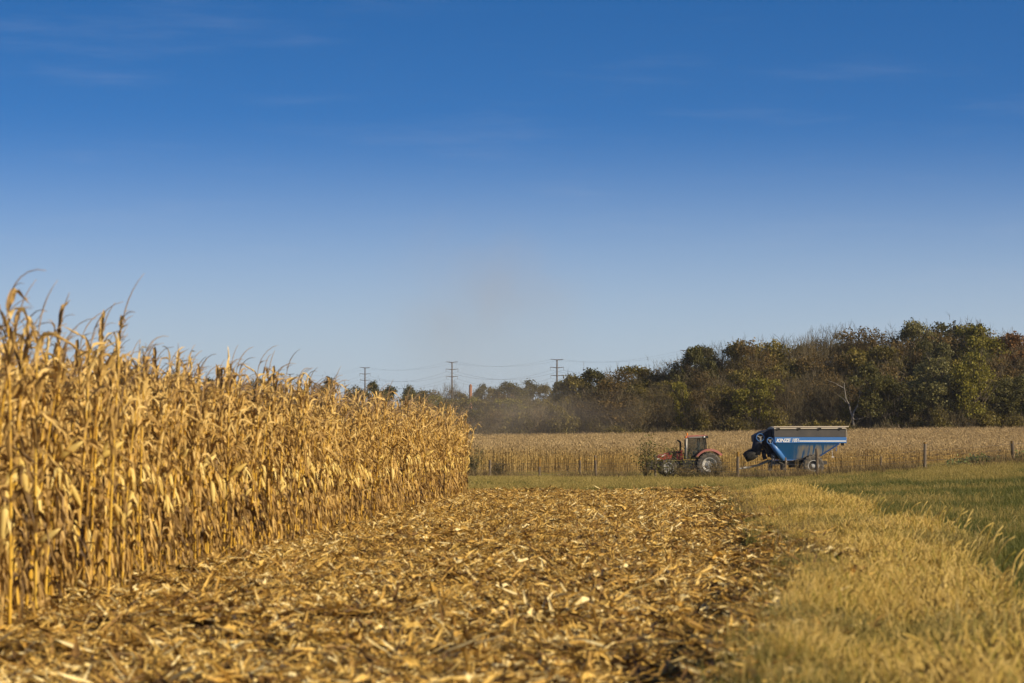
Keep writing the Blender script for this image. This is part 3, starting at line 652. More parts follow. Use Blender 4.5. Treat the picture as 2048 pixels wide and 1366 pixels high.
for px in range(1080, 2230, 44):
    z = 0 if px < 1330 else (1 if px < 1760 else 2)
    tree(px + U(-8, 8), float(sky_y(px)) + U(60, 95), random.choice(midk[z]), 'mid', 448 + U(-5, 5), U(75, 110))
for px, ty, k, w, lb in [(1105, 803, 'olive', 52, None), (1150, 790, 'bare', 70, None), (1222, 757, 'brown', 140, 'wide domed brown tree at the foot of the wood left of the tractor'),
                     (1180, 800, 'bare', 80, None), (1262, 790, 'bare', 80, None), (1315, 768, 'bare', 75, None),
                     (1364, 757, 'gold', 42, 'narrow yellow green tree behind the tractor hood'), (1408, 775, 'brown', 80, None), (1445, 760, 'olive', 80, None),
                     (1515, 750, 'gold', 92, 'round golden tree behind the front of the grain cart'), (1480, 775, 'brown', 70, None), (1572, 760, 'bare', 85, None), (1620, 745, 'bare', 90, None),
                     (1660, 775, 'bare', 70, None), (1687, 782, 'gold', 40, None), (1740, 720, 'dark', 100, None), (1795, 760, 'dark', 90, None), (1850, 740, 'silver', 100, None), (1905, 755, 'dark', 95, None),
                     (1872, 700, 'silver', 100, None), (1950, 690, 'gold', 95, 'yellow topped tree leaning out of the dark trees near the right end'), (1965, 765, 'dark', 90, None), (2020, 745, 'dark', 95, None), (2070, 740, 'silver', 100, None), (2120, 745, 'dark', 100, None), (2180, 745, 'dark', 100, None)]:
    tree(px, ty, k, 'front', 434 + U(-4, 4), w, lb)
tree(1226, 850, 'shrub', 'front', 427, 50, 'pale green rounded bush at the foot of the domed brown tree')
for px in range(1040, 2230, 46):
    tree(px + U(-14, 14), U(815, 858), random.choice(['brush', 'shrub', 'shrub']) if px < 1760 else random.choice(['shrub', 'shrub', 'brush']), 'front', 427 + U(-2, 3), U(45, 75))
for px, ty, k in [(-20, 735, 'brown'), (25, 722, 'dark'), (70, 735, 'olive'), (140, 745, 'brown'), (210, 740, 'dark'), (288, 716, 'bare'), (350, 742, 'olive'), (420, 752, 'dark'), (520, 750, 'olive'), (560, 768, 'brown'), (600, 770, 'olive'),
                  (655, 750, 'dark'), (712, 765, 'olive'), (748, 758, 'dark'), (776, 768, 'dark'), (818, 763, 'dark'), (845, 776, 'olive'), (872, 779, 'brown'), (903, 768, 'bare'), (925, 778, 'olive'),
                  (962, 770, 'pine'), (985, 768, 'olive'), (1008, 766, 'pine'), (1030, 768, 'pine'), (1062, 762, 'pine'), (1050, 775, 'brown'), (1090, 765, 'olive'), (1118, 758, 'dark')]:
    tree(px, ty, k, 'far', 640 + U(-20, 30), U(40, 70))
for px in range(820, 1110, 26):
    tree(px + U(-6, 6), U(782, 800), random.choice(['olive', 'brown', 'gold', 'olive']), 'low', 570 + U(-10, 10), U(55, 80))
for px in range(880, 1110, 30):
    tree(px + U(-6, 6), U(812, 832), random.choice(['olive', 'bare', 'brown']), 'low', 510 + U(-10, 10), U(55, 80))
for px in range(900, 1100, 30):
    tree(px + U(-6, 6), U(845, 858), random.choice(['brush', 'shrub']), 'low', 450 + U(-8, 8), U(50, 70))
# the pale dead sycamore
mb = MB(); random.seed(5)
def limb(a, b, r0, r1, k=3):
    a, b = Vector(a), Vector(b); pts = [a.lerp(b, i / k) + (Vector((U(-.2, .2), U(-.2, .2), U(-.1, .1))) if 0 < i < k else Vector()) for i in range(k + 1)]
    mb.tube(pts, [r0 + (r1 - r0) * i / k for i in range(k + 1)], 6, 0, U(.3, .9))
limb((0, 0, 0), (.2, 0, 5.2), .30, .22); limb((.2, 0, 5.1), (-1.0, 0, 8.3), .2, .12); limb((-1, 0, 8.2), (-1.3, 0, 11.2), .12, .05); limb((.2, 0, 5.1), (1.3, -.2, 8.0), .2, .08)
limb((-1.2, 0, 10.2), (-4.2, .2, 11.6), .08, .03); limb((-.9, 0, 7.6), (-2.4, 0, 9), .07, .03); limb((.3, -.2, 4.6), (3.2, -.3, 5.0), .08, .04); limb((1.2, -.2, 7.8), (1.5, 0, 10), .07, .03)
d = 430; x = lx(1703, d); t = empty('dead_tree', (x, d, g(x, d) - .1), 0, .98)
tag(t, 'pale barked forked bare tree standing out white against the dark wood', 'tree'); mb.build('trunk', M['whitebark'], t)
twg = MB()
for k in range(90):
    b = Vector(random.choice([(-1.3, 0, 11.2), (-4.2, .2, 11.6), (-2.4, 0, 9), (3.2, -.3, 5), (1.5, 0, 10), (-1, 0, 8.2), (1.3, -.2, 8)])); e = b + Vector((U(-1.3, 1.3), U(-1, 1), U(-.2, 1.3)))
    twg.tube([b, b.lerp(e, .5) + Vector((U(-.1, .1), 0, U(0, .2))), e], [.03, .02, .01], 3, 0, U(.2, .8), cap=False)
twg.build('twigs', M['twig'], t)
ORD = ['first', 'second', 'third', 'fourth', 'fifth', 'sixth', 'seventh', 'eighth', 'ninth', 'tenth', 'eleventh', 'twelfth', 'thirteenth', 'fourteenth', 'fifteenth', 'sixteenth', 'seventeenth', 'eighteenth', 'nineteenth', 'twentieth'] + ['twenty-' + w for w in ('first', 'second', 'third', 'fourth', 'fifth', 'sixth', 'seventh', 'eighth', 'ninth')]
cnt = {}
for px, kind, row, t, lb in sorted(trees, key=lambda q: q[0]):
    if lb: t['label'] = lb; continue
    c = cnt.get((kind, row), 0); cnt[(kind, row)] = c + 1
    t['label'] = f'{KLAB[kind]} {ROWLAB[row]}, {ORD[c]} of its sort from left'
# brush that closes the foot of the wood
def bush_protos(nm):
    out = []
    for tr, cr, H0 in TK[nm]:
        out.append(bpy.data.objects.new('undergrowth_kind', cr))
    return out
x, y = region(700, 434, 520, lambda d: .02 * d, lambda d: .26 * d); n_ = len(x)
scatter('undergrowth', bush_protos('brush') + bush_protos('shrub'), x, y, RNG.uniform(0, 6.28, n_), RNG.uniform(.5, 1.1, n_), 'dark tangled undergrowth between the trunks of the wood', 'undergrowth')

x, y = region(420, 600, 700, lambda d: lx(-220, d), lambda d: lx(1090, d)); n_ = len(x)
scatter('distant_wood', bush_protos('olive') + bush_protos('brown') + bush_protos('dark'), x, y, RNG.uniform(0, 6.28, n_), RNG.uniform(.45, .78, n_), 'low hazy mass of distant trees beyond the tall corn', 'wood', -1.5)
# ------------------------------------------------------------------ power line
steel = paint('weathered_steel', (.06, .042, .035), .7, .2, .1)
wirem = paint('cable', (.12, .12, .13), .6, .3, 0)
PP = [(430, 2250, 768), (580, 1980, 748), (730, 1725, 735), (904, 1510, 724), (1114, 1370, 719), (1375, 1230, 701), (1700, 1110, 690)]
tops = []
names_p = ['leftmost', '', '', '', '', '']
plab = [None, 'rust brown steel power pole showing through the corn tassels, third left of the brick silo', 'rust brown steel power pole over the round dark trees left of the brick silo', 'rust brown steel power pole just left of the orange brick silo', 'rust brown steel power pole rising behind the left end of the wood', 'power pole mostly hidden behind the wood, only its arm tip showing', None]
for i, (px, d, ty) in enumerate(PP):
    x = lx(px, d); z0 = g(x, d); zt = hz(ty, d); tops.append((x, d, zt))
    if plab[i] is None: continue
    t = empty('power_pole', (x, d, z0 - .5)); tag(t, plab[i], 'power pole', 'steel poles of the power line')
    H = zt - z0 + .5; b = MB(); b.tube([(0, 0, 0), (0, 0, H)], [.75, .38], 10); b.build('mast', steel, t, True)
    for k, (dz, hw) in enumerate(((.2, 3.6), (4.7, 3.9), (9.2, 3.6))):
        b = MB(); zz = H - dz; dip = .35
        b.tube([(-hw, 0, zz + dip), (-.3, 0, zz), (.3, 0, zz), (hw, 0, zz + dip)], [.14, .24, .24, .14], 6); ar = b.build('crossarm', steel, t)
        if k:
            for s in (-1, 1):
                b = MB(); b.tube([(s * hw * .96, 0, zz + dip - .1), (s * hw * .96, 0, zz - 1.5)], .09, 5); b.build('insulator', wirem, ar)
for lv, dz in enumerate((6.0, 10.6, .0)):
    for s in (-1, 1):
        b = MB()
        for i in range(len(tops) - 1):
            a, c = tops[i], tops[i + 1]; pts = []
            for q in range(13):
                u = q / 12; sag = (5.2 if dz else 3.4) * 4 * u * (1 - u)
                pts.append((a[0] + (c[0] - a[0]) * u + s * 3.5, a[1] + (c[1] - a[1]) * u, a[2] + (c[2] - a[2]) * u - dz - sag))
            b.tube(pts, .04 if dz else .025, 4, cap=False)
        o = b.build('power_cable', wirem)
        tag(o, f"thin sagging power cable on the {'left' if s < 0 else 'right'} end of the {('middle', 'lowest', 'top')[lv]} pole arms", 'cable', 'cables of the power line')
# brick silo
brick = paint('orange_brick', (.27, .11, .05), .85, 0, .2, (.22, .10, .06), 1.2)
d = 600; x = lx(941, d); z0 = g(x, d); zt = hz(768, d)
t = empty('brick_silo', (x, d, z0)); tag(t, 'slim orange brick silo with a rounded top standing among the distant trees', 'silo')
b = MB(); H = zt - z0; b.tube([(0, 0, 0), (0, 0, H - .6)], [.42, .38], 16); b.build('shaft', brick, t, True)
b = MB(); b.tube([(0, 0, H - .6), (0, 0, H - .3), (0, 0, H)], [.40, .32, .08], 16); b.build('cap', brick, t, True)

# ------------------------------------------------------------------ fences
wood = plantmat('weathered_post', [(.06, .045, .03), (.16, .12, .08), (.26, .21, .15)], 0, .9, 6, .7, .3, (1, 1, .2))
lichen = plantmat('orange_lichen', [(.20, .11, .03), (.32, .18, .03)], 0, .9, 12, .5, .2)
fwire = paint('galvanised_wire', (.22, .21, .20), .6, .4, .1)
def post_mesh(name, H, r, mats, cap=None, parent=None, loc=(0, 0, 0), tilt=0):
    b = MB(); n = 9; k = 6
    random.seed(int(loc[0] * 100)); pts = [(tilt * H * i / k + U(-.01, .01), U(-.01, .01), -.25 + (H + .25) * i / k) for i in range(k + 1)]
    b.tube(pts, [r * U(.92, 1.08) for i in range(k + 1)], n, 0, [U(.2, .8) for _ in range(n * (k + 1))])
    o = b.build(name, mats, parent); o.location = loc
    if cap:
        b = MB(); b.tube([(tilt * H + 0, 0, H - cap), (tilt * H, 0, H + .01)], [r * 1.09, r * 1.04], n, 0, .5); c = b.build('lichen', lichen, o)
    return o
ft = empty('wire_fence', (lx(1311, 140), 140, 0)); tag(ft, 'old wooden post and wire fence in front of the tractor and grain cart', 'fence')
FP = [(980, 148, 920, .07, 0, 0), (1079, 146, 917, .06, .5, 0), (1192, 143, 911, .065, .28, -.03), (1311, 140, 909, .06, 0, -.02), (1476, 133, 904, .075, .25, 0), (1635, 128, 897, .085, 0, -.03), (1850, 121, 885, .075, .06, 0), (2027, 116, 882, .075, .12, -.05), (2200, 112, 880, .13, 0, 0)]
wp = []
for px, d, ty, r, cap, tl in FP:
    x = lx(px, d); z0 = g(x, d); H = hz(ty, d) - z0
    post_mesh('fence_post', H, r, wood, cap, ft, (x - ft.location.x, d - ft.location.y, z0), tl); wp.append((x - ft.location.x, d - ft.location.y - .1, z0))
for hgt in (.35, .6, .85, 1.1):
    b = MB(); pts = []
    for i in range(len(wp) - 1):
        a, c = wp[i], wp[i + 1]
        for q in range(4):
            u = q / 4; pts.append((a[0] + (c[0] - a[0]) * u, a[1] + (c[1] - a[1]) * u, a[2] + (c[2] - a[2]) * u + hgt - .12 * u * (1 - u)))
    b.tube(pts, .006, 4, cap=False); b.build('wire', fwire, ft)
ft2 = empty('back_fence', (lx(1571, 170), 170, 0)); tag(ft2, 'thin post fence standing behind the old wooden fence', 'fence')
wp = []
for px, d, ty, r in [(947, 172, 928, .16), (1160, 172, 915, .06), (1571, 168, 915, .06), (1762, 166, 911, .05), (1947, 160, 907, .06), (2120, 158, 900, .06)]:
    x = lx(px, d); z0 = g(x, d); H = max(.8, hz(ty, d) - z0)
    post_mesh('fence_post', H, r, wood, .2 if px == 1160 else None, ft2, (x - ft2.location.x, d - ft2.location.y, z0)); wp.append((x - ft2.location.x, d - ft2.location.y - .1, z0))
for hgt in (.4, .7, 1.0):
    b = MB(); b.tube([(p_[0], p_[1], p_[2] + hgt) for p_ in wp], .006, 4, cap=False); b.build('wire', fwire, ft2)
# weeds along the fences
def fence_d(x): return np.interp(x, [lx(900, 150), lx(1311, 140), lx(1635, 128), lx(2100, 114)], [150, 140, 128, 114])
x = RNG.uniform(-8, 30, 900); y = fence_d(x) + RNG.normal(size=900) * 2.5 + 1; k = noise(x * .5, 5.0) > .35; x, y = x[k], y[k]; n_ = len(x)
scatter('fence_weeds', wg, x, y, RNG.uniform(0, 6.28, n_), RNG.uniform(.5, 1.5, n_), 'dry brown weeds growing along the fence line', 'weeds')
def bush(px, by, d, H, wpx, leaf, twigs, clumps, name, label, cat, ls=.1, dens=10, lrad=.14):
    global RNG
    x = lx(px, d); z0 = g(x, d); w = wpx / F * d / 2; keep = RNG; RNG = np.random.default_rng(int(px)); random.seed(int(px))
    t = empty(name, (x, d, z0 - .03)); tag(t, label, cat); st, cr = MB(), MB()
    for e in crown_pts(twigs, H * .15, H, w, 3, .5):
        e = Vector(e); b0 = Vector((U(-.15, .15) * w, U(-.2, .2) * w, 0)); mid = b0.lerp(e, .5) + Vector((U(-.1, .1), U(-.1, .1), U(.05, .25)))
        st.tube([b0, mid, e], [.02, .012, .005], 4, 0, U(.2, .9), cap=False)
        for q in range(3):
            f_ = mid.lerp(e, U(0, .9)); st.tube([f_, f_ + Vector((U(-.3, .3), U(-.3, .3), U(0, .4))) * min(1, H * .7)], [.007, .003], 3, 0, U(.2, .9), cap=False)
    leaf_cloud(cr, crown_pts(clumps, H * .12, H, w, 4, .3), dens, lrad, ls)
    st.build('stems', M['twig'], t); cr.build('leaves', M[leaf], t); RNG = keep
bush(1335, 945, 138.5, 2.2, 100, 'leaf_weed', 50, 70, 'sapling', 'loose leafy sapling clump growing in front of the tractor hood', 'sapling', .12, 8, .2)
bush(1294, 945, 139.5, 2.9, 44, 'leaf_weed', 26, 45, 'sapling', 'slender taller sapling left of the tractor nose', 'sapling', .12, 8, .18)
bush(1370, 948, 138, 1.0, 60, 'weed', 90, 60, 'weed_bush', 'brown weedy bush in front of the tractor step', 'bush', .07, 10)
bush(1432, 948, 136, 1.3, 58, 'leaf_brown', 90, 70, 'weed_bush', 'dark tangled bush hiding the right half of the tractor rear wheel', 'bush', .08, 10)
bush(1398, 952, 136, .55, 50, 'leaf_dark', 40, 50, 'weed_bush', 'low dark green bush below the tractor rear wheel', 'bush', .07, 10)
bush(998, 950, 150, 1.5, 42, 'leaf_brown', 90, 40, 'weed_bush', 'leafless brown bush by the fence near the end of the tall corn', 'bush', .06, 8)
bush(945, 940, 158, 2.6, 60, 'leaf_dark', 50, 50, 'weed_bush', 'green leafy bush half hidden by the end of the tall corn', 'bush', .12, 8, .2)
bush(1510, 925, 150, .8, 34, 'leaf_gold', 30, 26, 'weed_bush', 'small yellow green weed behind the drawbar', 'bush', .09, 8)
bush(1955, 925, 119, .65, 120, 'leaf_pale', 60, 90, 'weed_bush', 'broad leaved pale green weeds near the right fence post', 'weeds', .13, 8, .12)
bush(2046, 920, 117, .7, 50, 'leaf_pale', 30, 40, 'weed_bush', 'pale green weeds right of the last fence post', 'weeds', .13, 8, .12)

# single foxtail stems that nod over the dark green grass
random.seed(77)
for px, hy in [(1711, 990), (1724, 988), (1750, 1003), (1790, 995), (1827, 998), (1871, 1008), (1909, 1024), (1917, 1012), (1916, 1040), (1960, 1005), (1974, 1026), (1964, 1070), (2004, 1083), (1935, 1090), (2035, 1118), (2018, 1142), (1850, 1012), (1990, 1110), (1670, 985), (1690, 1000), (1738, 992), (1768, 1008), (1808, 1004), (1838, 1020), (1862, 998), (1890, 1018), (1945, 1048), (2020, 1060), (2042, 1090), (1985, 1050)]:
    d = float(np.interp(px, [1700, 1760, 1850, 1909, 1990, 2048], [50, 45, 38, 34, 24, 18])); x = lx(px, d); z0 = g(x, d)
    H = min(.75, max(.35, hz(hy, d) - z0 + .08)); t = empty('foxtail', (x, d, z0)); tag(t, 'tan foxtail stem with a fuzzy head nodding over the dark green grass', 'grass stem', 'foxtail stems over the green grass')
    a, b = MB(), MB(); foxtail(a, Vector((0, 0, 0)), H * 1.05, U(-.7, .7), b); a.build('stem', M['fox'], t); b.build('seed_head', M['fox'], t, True); b_ = t.children[-1]

# ------------------------------------------------------------------ tractor (X runs right, nose to the left)
tyre_m = paint('dusty_tyre', (.045, .042, .038), .9, 0, .45, (.20, .16, .11), 5)
red = paint('faded_red_paint', (.32, .03, .02), .45, 0, .22, (.36, .16, .10), 2.5)
redf = paint('dusty_red_fender', (.36, .10, .075), .55, 0, .3, (.38, .22, .16), 3)
blk = paint('black_plastic', (.008, .008, .008), .85, 0, .04)
dark = paint('dark_cast_iron', (.04, .038, .036), .7, .1, .25, (.14, .11, .08))
grey = paint('grey_metal', (.28, .26, .23), .5, .3, .2)
rimm = paint('dusty_silver_rim', (.55, .53, .49), .45, .3, .2, (.40, .34, .26), 4)
glass = paint('cab_glass', (.03, .035, .03), .08, 0, 0, alpha=.32)
amber = paint('amber_lens', (.75, .22, .02), .25, 0, 0)
lampm = paint('lamp_lens', (.85, .83, .75), .2, 0, 0)
seatm = paint('grey_green_seat', (.22, .24, .19), .8, 0, .1)
white = paint('white_decal', (.82, .80, .76), .4, 0, .06)
def wheel(parent, name, c, Ro, w, Rr, near, lugs=22, dish=None):
    """agricultural wheel round the Y axis: tyre with bar lugs and a dished rim"""
    e = empty(name, c); e.parent = parent
    b = MB(); h = w / 2
    b.lathe_y([(Rr, -h * .85), (Rr + .05, -h), (Rr + (Ro - Rr) * .6, -h * 1.08), (Ro - .06, -h * .9), (Ro - .035, -h * .5), (Ro - .03, 0), (Ro - .035, h * .5), (Ro - .06, h * .9), (Rr + (Ro - Rr) * .6, h * 1.08), (Rr + .05, h), (Rr, h * .85)], (0, 0, 0), 44)
    for k in range(lugs):
        for s in (-1, 1):
            a0 = 2 * PI * (k + (.5 if s > 0 else 0)) / lugs; vs = []
            for u, (y, r0, r1) in enumerate(((0.0, Ro - .04, Ro), (s * h * .55, Ro - .045, Ro), (s * h * 1.02, Ro - .14, Ro - .03))):
                for dr in (r0, r1):
                    for da in (-.035, .035):
                        w_ = a0 + da + u * .07; vs.append((dr * math.cos(w_), y, dr * math.sin(w_)))
            f = []
            for u in range(2):
                q = u * 4; f += [(q, q+4, q+6, q+2), (q+1, q+3, q+7, q+5), (q+2, q+6, q+7, q+3), (q, q+1, q+5, q+4)]
            f += [(0, 2, 3, 1), (8, 9, 11, 10)]; b.add(vs, f)
    b.build('tyre', tyre_m, e)
    s = -1 if near else 1; b = MB()
    b.lathe_y([(Rr + .015, s * h * .86), (Rr + .02, s * h * .95), (Rr - .03, s * h * .95), (Rr - .06, s * h * .5), (Rr * .86, s * h * .35), (Rr * .55, s * h * .22), (Rr * .5, s * h * .45), (Rr * .3, s * h * .48), (Rr * .28, s * h * .7), (.01, s * h * .72)], (0, 0, 0), 32)
    for k in range(8):
        a0 = 2 * PI * k / 8; x, z = Rr * .42 * math.cos(a0), Rr * .42 * math.sin(a0); b.tube([(x, s * h * .4, z), (x, s * h * .56, z)], .025, 6)
    rm_ = b.build('rim', rimm, e)
    if dish:
        b = MB(); b.lathe_y([(Rr - .05, s * h * .70), (Rr * .8, s * h * .5), (Rr * .45, s * h * .58), (Rr * .44, s * h * .62)], (0, 0, 0), 28); b.build('dish', dish, rm_)
    return e
xT, dT = lx(1416.7, 200), 200.0
T = empty('tractor', (xT, dT, g(xT, dT) - .06)); tag(T, 'dusty red farm tractor with a dark glass cab, facing left behind the fence', 'tractor')
for s, nr in ((-1, True), (1, False)):
    wheel(T, 'rear_wheel', (0, s * .98, 1.04), 1.04, .62, .58, nr)
    wheel(T, 'front_wheel', (-3.37, s * .92, .78), .76, .48, .42, nr, 18)
    # rear fender: curved sheet with a lip
    b = MB(); y0, y1 = (-1.32, -.5) if s < 0 else (.5, 1.32)
    b.lathe_y([(1.18, 0), (1.34, .02), (1.36, .1), (1.36, y1 - y0), (1.33, y1 - y0), (1.33, .1), (1.18, .03)] if s < 0 else [(1.33, 0), (1.36, 0), (1.36, y1 - y0 - .1), (1.34, y1 - y0 - .02), (1.18, y1 - y0), (1.18, y1 - y0 - .03), (1.33, y1 - y0 - .1)], (.02, y0, 1.0), 20, a0=R(40), a1=R(148)); b.build('rear_fender', redf, T)
    b = MB(); b.lathe_y([(.86, 0), (.88, 0), (.88, .5), (.86, .5), (.86, 0)], (-3.37, -1.18 if s < 0 else .68, .78), 14, a0=R(5), a1=R(100)); b.build('front_fender', grey, T)
b = MB(); b.prism([(-4.30, 1.42), (-4.33, 1.62), (-4.16, 1.82), (-3.75, 1.95), (-3.17, 2.10), (-2.1, 2.24), (-2.1, 1.40)], -.46, .46); b.build('hood', red, T, bevel=.06)
for s in (-1, 1):
    y0, y1 = (-.475, -.463) if s < 0 else (.463, .475)
    b = MB(); b.prism([(-3.05, 1.46), (-3.02, 1.86), (-2.72, 1.95), (-2.72, 1.46)], y0, y1)
    for i in range(5): b.box(-3.02, -2.74, y0 - .012, y1 + .012, 1.5 + i * .07, 1.52 + i * .07)
    b.build('side_grille', blk, T)
    b = MB(); b.prism([(-3.3, 1.92), (-3.2, 2.0), (-2.3, 2.13), (-2.3, 2.02), (-2.75, 1.96)], y0, y1); b.build('hood_vent', blk, T)
    b = MB(); b.prism([(-4.12, 1.68), (-3.95, 1.76), (-3.62, 1.88), (-3.55, 1.86), (-3.8, 1.74)], y0, y1); b.build('hood_stripe', white, T)
    b = MB(); b.prism([(-4.28, 1.48), (-4.26, 1.56), (-4.05, 1.56), (-3.98, 1.48)], y0, y1); b.build('headlight', lampm, T)
b = MB(); b.box(-4.4, .45, -.33, .33, .75, 1.38); b.box(-3.6, -3.15, -.7, .7, .62, .92); b.box(-.35, .35, -.7, .7, .75, 1.3); b.build('chassis', dark, T, bevel=.04)
b = MB()
for i in range(9): yy = -.5 + i * .115; b.prism([(-5.1, .62), (-5.15, .95), (-4.98, 1.28), (-4.7, 1.42), (-4.55, 1.3), (-4.55, .62)], yy, yy + .1)
b.box(-4.6, -4.3, -.3, .3, .8, 1.15); b.build('front_weights', dark, T)
b = MB(); b.box(-5.0, -4.62, -.56, -.515, .88, .97); b.build('weight_plate', grey, T)
b = MB(); b.box(-2.25, -1.25, -1.12, -.5, .62, 1.42); b.build('fuel_tank', blk, T, bevel=.08)
b = MB()
for i in range(3): b.box(-1.2 + i * .03, -.95 + i * .03, -1.25, -.75, .55 + i * .36, .6 + i * .36)
b.box(-1.22, -1.17, -1.25, -1.2, .55, 1.5); b.box(-.93, -.88, -1.25, -1.2, .55, 1.5); b.build('steps', blk, T)
# cab
cab = empty('cab', (0, 0, 0)); cab.parent = T
b = MB(); b.box(-1.95, -.25, -.85, .85, 1.5, 1.72); b.prism([(-1.3, 1.72), (-.35, 1.72), (-.35, 2.35), (-.75, 2.3), (-1.1, 2.05)], -.84, -.8); b.prism([(-1.3, 1.72), (-.35, 1.72), (-.35, 2.35), (-.75, 2.3), (-1.1, 2.05)], .8, .84); b.build('cab_floor', blk, cab)
for s in (-1, 1):
    for pts, r_ in (([(-1.92, s * .8, 1.6), (-1.78, s * .82, 3.25)], .055), ([(-.22, s * .8, 2.3), (-.32, s * .82, 3.25)], .06), ([(-.82, s * .87, 1.9), (-.8, s * .84, 3.25)], .035)):
        b = MB(); b.tube(pts, r_, 6); b.build('pillar', blk, cab)
    b = MB(); b.prism([(-1.85, 1.72), (-.3, 1.72), (-.36, 3.24), (-1.73, 3.24)], s * .84 - .01, s * .84 + .01); b.build('side_window', glass, cab)
b = MB(); b.add([(-1.9, -.8, 1.72), (-1.9, .8, 1.72), (-1.76, .8, 3.24), (-1.76, -.8, 3.24)], [(0, 1, 2, 3)]); b.build('windscreen', glass, cab)
b = MB(); b.add([(-.24, -.78, 2.3), (-.24, .78, 2.3), (-.32, .78, 3.24), (-.32, -.78, 3.24)], [(0, 3, 2, 1)]); b.build('rear_window', glass, cab)
b = MB(); b.prism([(-1.95, 3.28), (-1.85, 3.42), (-1.4, 3.47), (-.4, 3.49), (-.12, 3.44), (-.08, 3.33), (-.2, 3.25), (-1.85, 3.25)], -.95, .95); b.build('cab_roof', redf, cab, bevel=.04)
b = MB(); b.prism([(-1.7, 3.26), (-1.66, 3.33), (-.62, 3.40), (-.5, 3.27)], -.965, -.951); b.build('roof_panel', grey, cab)
b = MB(); b.prism([(-.62, 3.27), (-.5, 3.42), (-.1, 3.44), (-.06, 3.22), (-.2, 3.2)], -.98, -.952); b.build('light_housing', blk, cab)
b = MB(); b.tube([(-.40, -.99, 3.34), (-.40, -.975, 3.34)], .07, 10); b.build('work_light', lampm, cab)
b = MB(); b.tube([(-1.81, -.7, 3.43), (-1.81, -.7, 3.5)], .05, 8); b.tube([(-1.81, -.7, 3.5), (-1.81, -.7, 3.62), (-1.81, -.7, 3.66)], [.075, .07, .04], 10); b.build('beacon', amber, cab)
b = MB(); b.tube([(-1.93, -.93, 3.26), (-1.93, -.93, 3.40)], [.07, .06], 10); b.build('turn_light', amber, cab)
b = MB(); b.box(-1.3, -.75, -.28, .28, 1.75, 2.15); b.box(-.88, -.7, -.28, .28, 2.1, 2.9); b.box(-1.2, -.8, -.42, -.32, 2.3, 2.4); b.build('driver_seat', seatm, cab, bevel=.05)
b = MB(); b.tube([(-1.75, 0, 1.7), (-1.55, 0, 2.35)], .06, 8); b.tube([(-1.53 + .19 * math.cos(a_) * .6, .2 * math.sin(a_), 2.37 + .1 * math.cos(a_)) for a_ in [2 * PI * i / 14 for i in range(15)]], .018, 5, cap=False); b.build('steering_wheel', blk, cab)
b = MB(); b.tube([(-1.93, -.98, 1.55), (-1.92, -.98, 2.4), (-1.86, -.97, 3.2)], [.1, .11, .1], 10); b.build('exhaust_guard', grey, T, True)
b = MB(); b.tube([(-2.33, -.2, 2.15), (-2.33, -.2, 2.8), (-2.36, -.2, 2.93), (-2.47, -.2, 3.0), (-2.6, -.2, 3.08)], [.075, .075, .08, .075, .05], 10); b.build('exhaust_pipe', blk, T, True)
b = MB(); b.box(-2.06, -1.98, -1.2, -1.0, 2.55, 3.12); b.tube([(-1.9, -.9, 3.15), (-2.02, -1.1, 3.1)], .02, 5); b.build('mirror', blk, T)
b = MB(); b.box(.4, 1.15, -.08, .08, .55, .65); b.tube([(.3, -.4, 1.0), (1.0, -.42, .62)], .05, 6); b.tube([(.3, .4, 1.0), (1.0, .42, .62)], .05, 6); b.tube([(.35, 0, 1.35), (.95, 0, 1.1)], .045, 6); b.build('hitch', dark, T)

# ------------------------------------------------------------------ grain cart
blue = paint('blue_paint', (.045, .16, .42), .42, 0, .06, (.20, .22, .24), 1.5)
shade_blue = paint('shaded_blue_paint', (.004, .008, .022), .65, 0, .05, (.08, .08, .08), 2)  # cart's blue with the shade of its front end put into the colour
tarp = paint('black_tarp', (.055, .050, .048), .75, 0, .25, (.12, .10, .08), 1.2)
tan = paint('tan_roll_tarp', (.55, .46, .34), .7, 0, .15, (.35, .28, .2), 3)
# lower hopper sheet: blue with a fan of pale dust that has slid down the plate
m, n, l = newmat('dusty_blue_hopper'); out = n.new('ShaderNodeOutputMaterial'); p = n.new('ShaderNodeBsdfPrincipled'); p.inputs['Roughness'].default_value = .5
tc = n.new('ShaderNodeTexCoord'); mp = n.new('ShaderNodeMapping'); mp.inputs['Scale'].default_value = (5.5, 1, .55); mp.inputs['Rotation'].default_value = (0, R(-12), 0)
l.new(tc.outputs['Object'], mp.inputs[0]); nz = n.new('ShaderNodeTexNoise'); nz.inputs['Scale'].default_value = 1.0; nz.inputs['Detail'].default_value = 5; l.new(mp.outputs[0], nz.inputs['Vector'])
sx_ = n.new('ShaderNodeSeparateXYZ'); l.new(tc.outputs['Object'], sx_.inputs[0])
def mrange(src, a, b_):
    q = n.new('ShaderNodeMapRange'); q.interpolation_type = 'SMOOTHSTEP'; q.inputs[1].default_value = a; q.inputs[2].default_value = b_; l.new(src, q.inputs[0]); return q.outputs[0]
k1 = mth(n, l, 'MULTIPLY', mrange(sx_.outputs[0], 1.5, 2.5), mrange(sx_.outputs[2], 2.72, 2.45))
k2 = mth(n, l, 'MULTIPLY', k1, mrange(nz.outputs[0], .36, .58))
mx = n.new('ShaderNodeMix'); mx.data_type = 'RGBA'; l.new(k2, mx.inputs['Factor']); mx.inputs['A'].default_value = (.02, .15, .36, 1); mx.inputs['B'].default_value = (.42, .37, .29, 1)
l.new(mx.outputs['Result'], p.inputs['Base Color']); l.new(p.outputs[0], out.inputs[0]); hop_m = m
xC, dC = lx(1541.0, 200), 200.0
C = empty('grain_cart', (xC, dC, g(xC, dC) - .0), R(3)); tag(C, 'blue grain cart with a dark tarp top hitched behind the red tractor', 'grain cart')
HW = 1.7
b = MB()    # lower hopper: tapers from the band to the sump
